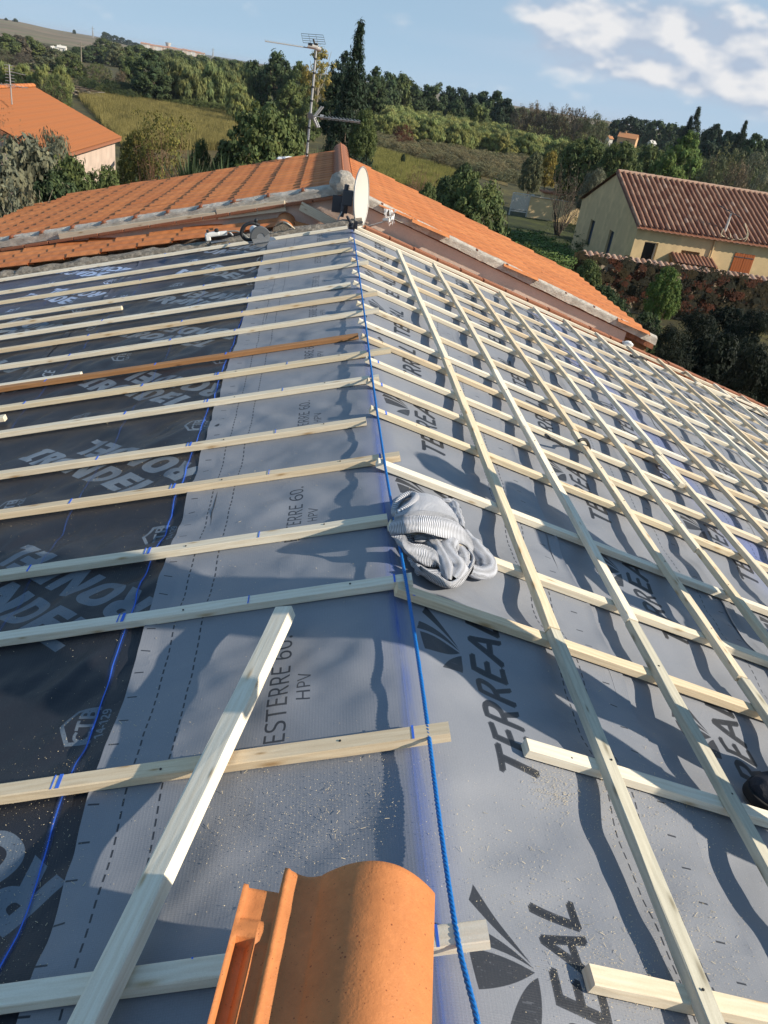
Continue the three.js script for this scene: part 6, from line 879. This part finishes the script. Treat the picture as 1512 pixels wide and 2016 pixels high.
{ // hedges that run along: cut from one length, each a plant of its own
  const c = mesh('creeper', (() => { const r = rng(66), list = []; const o = crown({ seed: 67, n: 30000, clumps: 520, w: 11.6, h: 2.0, cr: 0.24, leaf: 0.15, aspect: 0.7, shape: boxy, hollow: 0, hue: 0.5 }); o.scale(1, 1, 0.05); return o; })(), leafMat(COL.ivy)); c.position.set(15.3, 0, -29.68); tag(c, 'dark red creeper covering the face of the garden wall', 'creeper');
  const c2 = mesh('creeper', (() => { const o = crown({ seed: 68, n: 5000, clumps: 90, w: 6, h: 1.6, cr: 0.2, leaf: 0.10, aspect: 0.7, shape: boxy, hollow: 0 }); o.scale(1, 1, 0.07); return o; })(), leafMat(COL.red)); c2.position.set(13.6, 0.35, -29.5); tag(c2, 'crimson creeper leaves among the darker ones on the garden wall', 'creeper');
  const H0 = [[1022, 446], [1044, 458], [1066, 470], [1088, 484], [1110, 498], [1130, 512], [1148, 526]];
  H0.forEach(([x, y], i) => { const p = onY(x, y, 1.15), q = proto('hedge'), t = thing('hedge_section', `sunlit low green hedge along the lawn, ${ord(i + 1)} stretch from its far end`, 'hedge', [p.x, 0, p.z], 'low hedge along the lawn'); t.rotation.y = -0.5; const m = mesh('crown', q.c, leafMat(COL.fresh), t); m.scale.set(1.3, 0.75, 1.3); const b = mesh('stem', q.t, bark, t); b.scale.copy(m.scale); });
}
{ // yuccas: sheaves of stiff pointed leaves
  const r = rng(17), n = 110, P = [], C = []; for (let k = 0; k < n; k++) { const a = r() * 6.28, el = 0.25 + 1.25 * Math.pow(r(), 0.7), L = 0.75 + 0.4 * r(), d = V3(Math.cos(a) * Math.cos(el), Math.sin(el), Math.sin(a) * Math.cos(el)), s = V3(-Math.sin(a), 0, Math.cos(a)).multiplyScalar(0.028), b = V3(0, 0.35 + 0.2 * r(), 0), m = b.clone().addScaledVector(d, L * 0.5), e = b.clone().addScaledVector(d, L).add(V3(0, -0.08 * (1 - Math.sin(el)), 0)), sh = 0.7 + 0.6 * r(); const tri = (x, y, z) => { P.push(...x.toArray(), ...y.toArray(), ...z.toArray()); for (let i = 0; i < 3; i++) C.push(sh, sh, sh * 0.9); }; tri(b.clone().add(s), b.clone().sub(s), m.clone().add(s)); tri(b.clone().sub(s), m.clone().sub(s), m.clone().add(s)); tri(m.clone().add(s), m.clone().sub(s), e); }
  const g = tris(P, null, C);
  [['spiky yucca left of its twin beyond the orange roof', 377, 300, 25, 1.15], ['spiky yucca right of its twin beyond the orange roof', 444, 308, 24, 1.1], ['smaller spiky yucca at the foot of the antenna mast', 634, 292, 26, 0.85]].forEach(([l, x, y, D, s]) => { const p = atDist(x, y, D), t = thing('yucca', l, 'yucca', [p.x, 0, p.z]); const m = mesh('leaves', g, leafMat('0.075,0.105,0.050'), t); m.scale.setScalar(s * 1.15); m.position.y = p.y - 1.5 * s * 1.15; mesh('stem', capped(V3(0, 0, 0), V3(0, p.y - 1.1 * s, 0), 0.10, 8), bark, t); });
}
// middle distance and tree lines
const rowR = rng(818);
function row(name, what, cat, list, group) { list.forEach(([px, py, D, w, kind, col], i) => plant(name, `${what}, ${ord((i % 20) + 1)} from the left`, cat, kind, col, px, py, D, w, { group })); }
row('field_tree', 'dark green tree in the row beyond the left meadow', 'tree', [[212, 132, 120, 30, 'loose', 'olive'], [238, 140, 118, 42, 'scrub', 'brown'], [262, 112, 126, 70, 'mid2', 'mid'], [297, 98, 112, 88, 'mid', 'dark'], [328, 128, 118, 60, 'mid', 'mid'], [502, 118, 125, 60, 'far', 'dark'], [548, 103, 120, 92, 'mid2', 'dark'], [590, 122, 116, 70, 'mid', 'mid'], [572, 160, 98, 78, 'mid2', 'mid'], [470, 168, 104, 70, 'reedbush', 'cane'], [610, 190, 84, 60, 'mid', 'mid']], 'trees beyond the left meadow');
row('wood_tree', 'far dark tree in the belt below the hill', 'tree', [[10, 65, 210, 59, 'far', 'mid'], [34, 70, 215, 52, 'far2', 'dusk'], [58, 71, 220, 57, 'far', 'mid'], [82, 87, 225, 59, 'far2', 'dusk'], [108, 96, 200, 46, 'far2', 'olive'], [136, 99, 235, 44, 'far', 'mid'], [158, 92, 240, 52, 'far', 'dark'], [182, 91, 245, 54, 'far2', 'dark'], [206, 92, 250, 52, 'far', 'mid'], [228, 83, 240, 46, 'far', 'olive'], [250, 92, 240, 52, 'far', 'mid'], [340, 112, 190, 57, 'far', 'dark'], [372, 117, 200, 59, 'far2', 'dark'], [404, 114, 205, 62, 'far', 'dark'], [432, 118, 190, 59, 'far', 'dark'], [460, 121, 205, 59, 'far2', 'dark'], [484, 126, 190, 52, 'far', 'dark'], [352, 151, 160, 78, 'far2', 'mid'], [395, 148, 158, 78, 'far2', 'dark'], [436, 147, 155, 65, 'far', 'mid']], 'tree belt below the hill');
row('scrub_tree', 'far greyish scrub tree at the left, below the hill', 'tree', [[6, 96, 165, 50, 'scrub', 'olive'], [44, 104, 165, 60, 'scrub', 'dusk'], [86, 112, 160, 60, 'far2', 'olive'], [126, 112, 158, 50, 'far2', 'mid'], [150, 118, 150, 40, 'far2', 'mid'], [190, 124, 150, 60, 'scrub', 'mid']], 'scrub below the hill');
row('reed_clump', 'pale reed clump behind the left house ridge', 'reeds', [[8, 124, 100, 50, 'reedbush', 'cane'], [46, 128, 98, 56, 'reedbush', 'cane'], [84, 130, 96, 52, 'reedbush', 'cane'], [120, 132, 96, 48, 'reedbush', 'cane'], [100, 148, 84, 90, 'scrub', 'mid']], 'reeds behind the left house');
T('autumn_poplar', 'tall yellowing half bare poplar behind the antenna mast', 'tree', 'loose', 'gold', 634, 90, 92, 84, { bark: paleBark });
T('autumn_poplar', 'dark rounded tree right behind the half bare poplar', 'tree', 'mid', 'deep', 682, 102, 110, 70);
T('evergreen_tree', 'dark evergreen rising just right of the cypress', 'tree', 'mid', 'dark', 742, 132, 105, 60);
T('red_bush', 'red leaved bush at the edge of the reed bed', 'bush', 'scrub', 'red', 797, 244, 100, 56, { bark: redStem, stem: 'stem' });
row('treeline_tree', 'dark tree in the line along the horizon right of the cypress', 'tree', [[765, 141, 150, 68, 'far', 'dark'], [792, 148, 155, 68, 'far2', 'mid'], [818, 158, 158, 62, 'far3', 'dark'], [842, 166, 160, 58, 'far', 'dark'], [864, 160, 160, 52, 'far3', 'dark'], [886, 169, 165, 55, 'far', 'deep'], [908, 172, 165, 65, 'far', 'deep'], [932, 182, 165, 62, 'far3', 'deep'], [956, 179, 168, 65, 'far', 'deep'], [980, 178, 165, 68, 'far', 'dark'], [1000, 193, 160, 65, 'far', 'deep'], [946, 207, 140, 77, 'far2', 'mid'], [902, 197, 145, 62, 'far2', 'dark']], 'tree line on the horizon');
row('autumn_scrub', 'brown grey leafless scrub right of the dark tree line', 'tree', [[1028, 208, 130, 48, 'scrub', 'dusk'], [1056, 202, 132, 56, 'scrub', 'brown'], [1086, 208, 130, 56, 'scrub', 'dusk'], [1118, 210, 130, 56, 'scrub', 'brown'], [1146, 214, 128, 54, 'scrub', 'dusk'], [1174, 222, 126, 52, 'scrub', 'olive'], [1192, 236, 122, 40, 'scrub', 'olive']], 'leafless scrub on the horizon');
row('distant_tree', 'distant dark tree on the right horizon', 'tree', [[1218, 237, 260, 47, 'far2', 'dark'], [1244, 231, 255, 61, 'far2', 'deep'], [1272, 235, 260, 56, 'far', 'deep'], [1298, 239, 250, 67, 'far2', 'dark'], [1326, 245, 240, 56, 'far2', 'dark'], [1350, 250, 240, 50, 'far2', 'dark'], [1400, 256, 180, 56, 'far2', 'dark'], [1414, 243, 175, 42, 'far', 'deep'], [1438, 258, 170, 70, 'far', 'deep'], [1464, 260, 150, 64, 'far', 'deep'], [1490, 262, 130, 61, 'far', 'dark'], [1510, 276, 150, 56, 'far2', 'deep'], [1400, 280, 140, 84, 'far2', 'deep']], 'trees on the right horizon');
T('cypress', 'dark cypress with two tips on the right horizon', 'tree', 'spire', 'deep', 1377, 211, 150, 70);
T('cypress', 'short cypress leaning beside the two tipped one on the right horizon', 'tree', 'spire', 'deep', 1362, 229, 150, 56);
T('cypress', 'cypress tip standing over the trees near the right edge', 'tree', 'spire', 'deep', 1470, 238, 140, 56);
T('hill_copse', 'dark copse on the hill crest left of the village', 'copse', 'far2', 'dark', 206, 63, 880, 16, { y: 4 });
row('crest_tree', 'dark tree of the strip along the hill crest', 'tree', [[212, 66, 880, 22, 'far2', 'deep'], [226, 70, 880, 24, 'far2', 'deep'], [240, 74, 880, 24, 'far2', 'deep'], [254, 79, 880, 24, 'far2', 'deep'], [268, 84, 880, 22, 'far2', 'deep'], [278, 88, 880, 16, 'far2', 'deep'], [12, 36, 880, 14, 'far2', 'deep'], [30, 37, 880, 18, 'far2', 'deep'], [146, 59, 880, 10, 'far2', 'deep']], 'trees on the hill crest');
// masses nobody could count
function mass(name, label, cat, kind, colour, list, seed) {
  const q = proto(kind), m = new THREE.InstancedMesh(q.c, leafMat(COL[colour]), list.length), o = new THREE.Object3D(), r = rng(seed);
  list.forEach(([x, z, w, h], i) => { o.position.set(x, 0, z); o.rotation.y = r() * 6.28; o.scale.set(w / q.w, h / q.h, w / q.w); o.updateMatrix(); m.setMatrixAt(i, o.matrix); const s = 0.8 + 0.45 * r(); m.setColorAt(i, lin(s * (0.95 + 0.2 * r()), s, s * 0.95)); });
  m.name = numbered(name); m.castShadow = m.receiveShadow = true; scene.add(m); return tag(m, label, cat, null, 'stuff');
}
function scatter(poly, n, seed, w, h) { const r = rng(seed), out = [], P = poly.map(q => onY(q[0], q[1], 0)); for (let i = 0; i < n; i++) { const u = r(), v = r(), a = P[0].clone().lerp(P[1], u), b = P[3].clone().lerp(P[2], u), p = a.lerp(b, v), s = 0.75 + 0.5 * r(); out.push([p.x, p.z, w * s, h * s]); } return out; }
mass('reed_bed', 'tall yellow green reed bed stretching across the right middle distance', 'reeds', 'reedbush', 'cane', scatter([[735, 238], [1150, 296], [1130, 332], [735, 276]], 620, 31, 3.4, 2.7), 1);
mass('reed_bed', 'green reed bed behind the trees of the left meadow', 'reeds', 'reedbush', 'reed', scatter([[335, 196], [510, 206], [500, 226], [335, 214]], 60, 32, 4.4, 4.6), 2);
mass('undergrowth', 'brownish weeds and brambles between the reeds and the meadow', 'undergrowth', 'scrub', 'weed', scatter([[735, 276], [1090, 330], [1050, 372], [735, 296]], 260, 33, 2.2, 1.0), 3);
mass('undergrowth', 'green weeds along the far side of the left meadow', 'undergrowth', 'scrub', 'mid', scatter([[180, 190], [540, 222], [600, 262], [420, 224]], 110, 34, 2.4, 1.1), 4);
mass('undergrowth', 'mixed garden growth on the ground beyond the roofs', 'undergrowth', 'scrub', 'mid', scatter([[1150, 440], [1512, 520], [1512, 640], [1150, 520]], 120, 36, 2.4, 1.2), 6);
mass('undergrowth', 'bushes behind the yellow house and its trees', 'undergrowth', 'scrub', 'mid', scatter([[1120, 330], [1512, 360], [1512, 400], [1120, 350]], 90, 38, 5, 3.2), 7);
mass('undergrowth', 'low bushes filling the far side of the fields', 'undergrowth', 'far2', 'mid', scatter([[200, 104], [1500, 312], [1500, 328], [200, 120]], 150, 39, 8, 4.6), 8);
mass('undergrowth', 'dark low growth around the left meadow edge', 'undergrowth', 'scrub', 'dark', scatter([[150, 176], [250, 190], [260, 205], [200, 192]], 26, 40, 3, 1.6), 9);
{ // brush pile in the left field
  const p = onY(142, 190, 0), t = thing('brush_pile', 'heap of cut grey branches in the left field behind the orange roof', 'brush pile', [p.x, 0, p.z]), r = rng(9);
  for (let k = 0; k < 46; k++) { const a = r() * 6.28, L = 1.5 + 2.5 * r(), c = V3((r() - 0.5) * 4.6, 0.2 + 1.1 * r() * r(), (r() - 0.5) * 1.6), d = V3(Math.cos(a), 0.35 * (r() - 0.4), Math.sin(a)).multiplyScalar(L / 2); mesh('branch', capped(c.clone().sub(d).setY(Math.max(0.03, c.y - d.y)), c.clone().add(d).setY(Math.max(0.05, c.y + d.y)), 0.05 + 0.07 * r(), 5, 0.03), r() < 0.4 ? paleBark : bark, t); }
}
{ // grass standing in the meadows
  const r = rng(71), n = 26, P = [], C = []; for (let k = 0; k < n; k++) { const a = r() * 6.28, d = r() * 0.35, x = Math.cos(a) * d, z = Math.sin(a) * d, h = 0.25 + 0.4 * r(), w = 0.014, lx = (r() - 0.5) * 0.25, lz = (r() - 0.5) * 0.25, s = 0.75 + 0.5 * r(); P.push(x - w, 0, z, x + w, 0, z, x + lx, h, z + lz); for (let i = 0; i < 3; i++) C.push(s, s * 0.98, s * 0.8); }
  const tuft = tris(P, null, C);
  const put = (label, poly, N, seed, c) => { const q = rng(seed), m = new THREE.InstancedMesh(tuft, leafMat(c), N), o = new THREE.Object3D(), Q = poly.map(v => onY(v[0], v[1], 0)); for (let i = 0; i < N; i++) { const u = q(), v = q(), p = Q[0].clone().lerp(Q[1], u).lerp(Q[3].clone().lerp(Q[2], u), v); o.position.set(p.x, 0, p.z); o.rotation.y = q() * 6.28; o.scale.setScalar(0.7 + 0.9 * q()); o.updateMatrix(); m.setMatrixAt(i, o.matrix); } m.name = numbered('grass'); scene.add(m); tag(m, label, 'grass', null, 'stuff'); };
  put('dry olive grass standing in the left meadow', [[150, 184], [470, 234], [600, 300], [250, 292]], 16000, 3, '0.26,0.225,0.095');
  put('yellow green grass standing in the right meadow', [[735, 300], [925, 358], [900, 400], [735, 360]], 9000, 4, '0.25,0.24,0.085');
}

renderer.render(scene, camera);
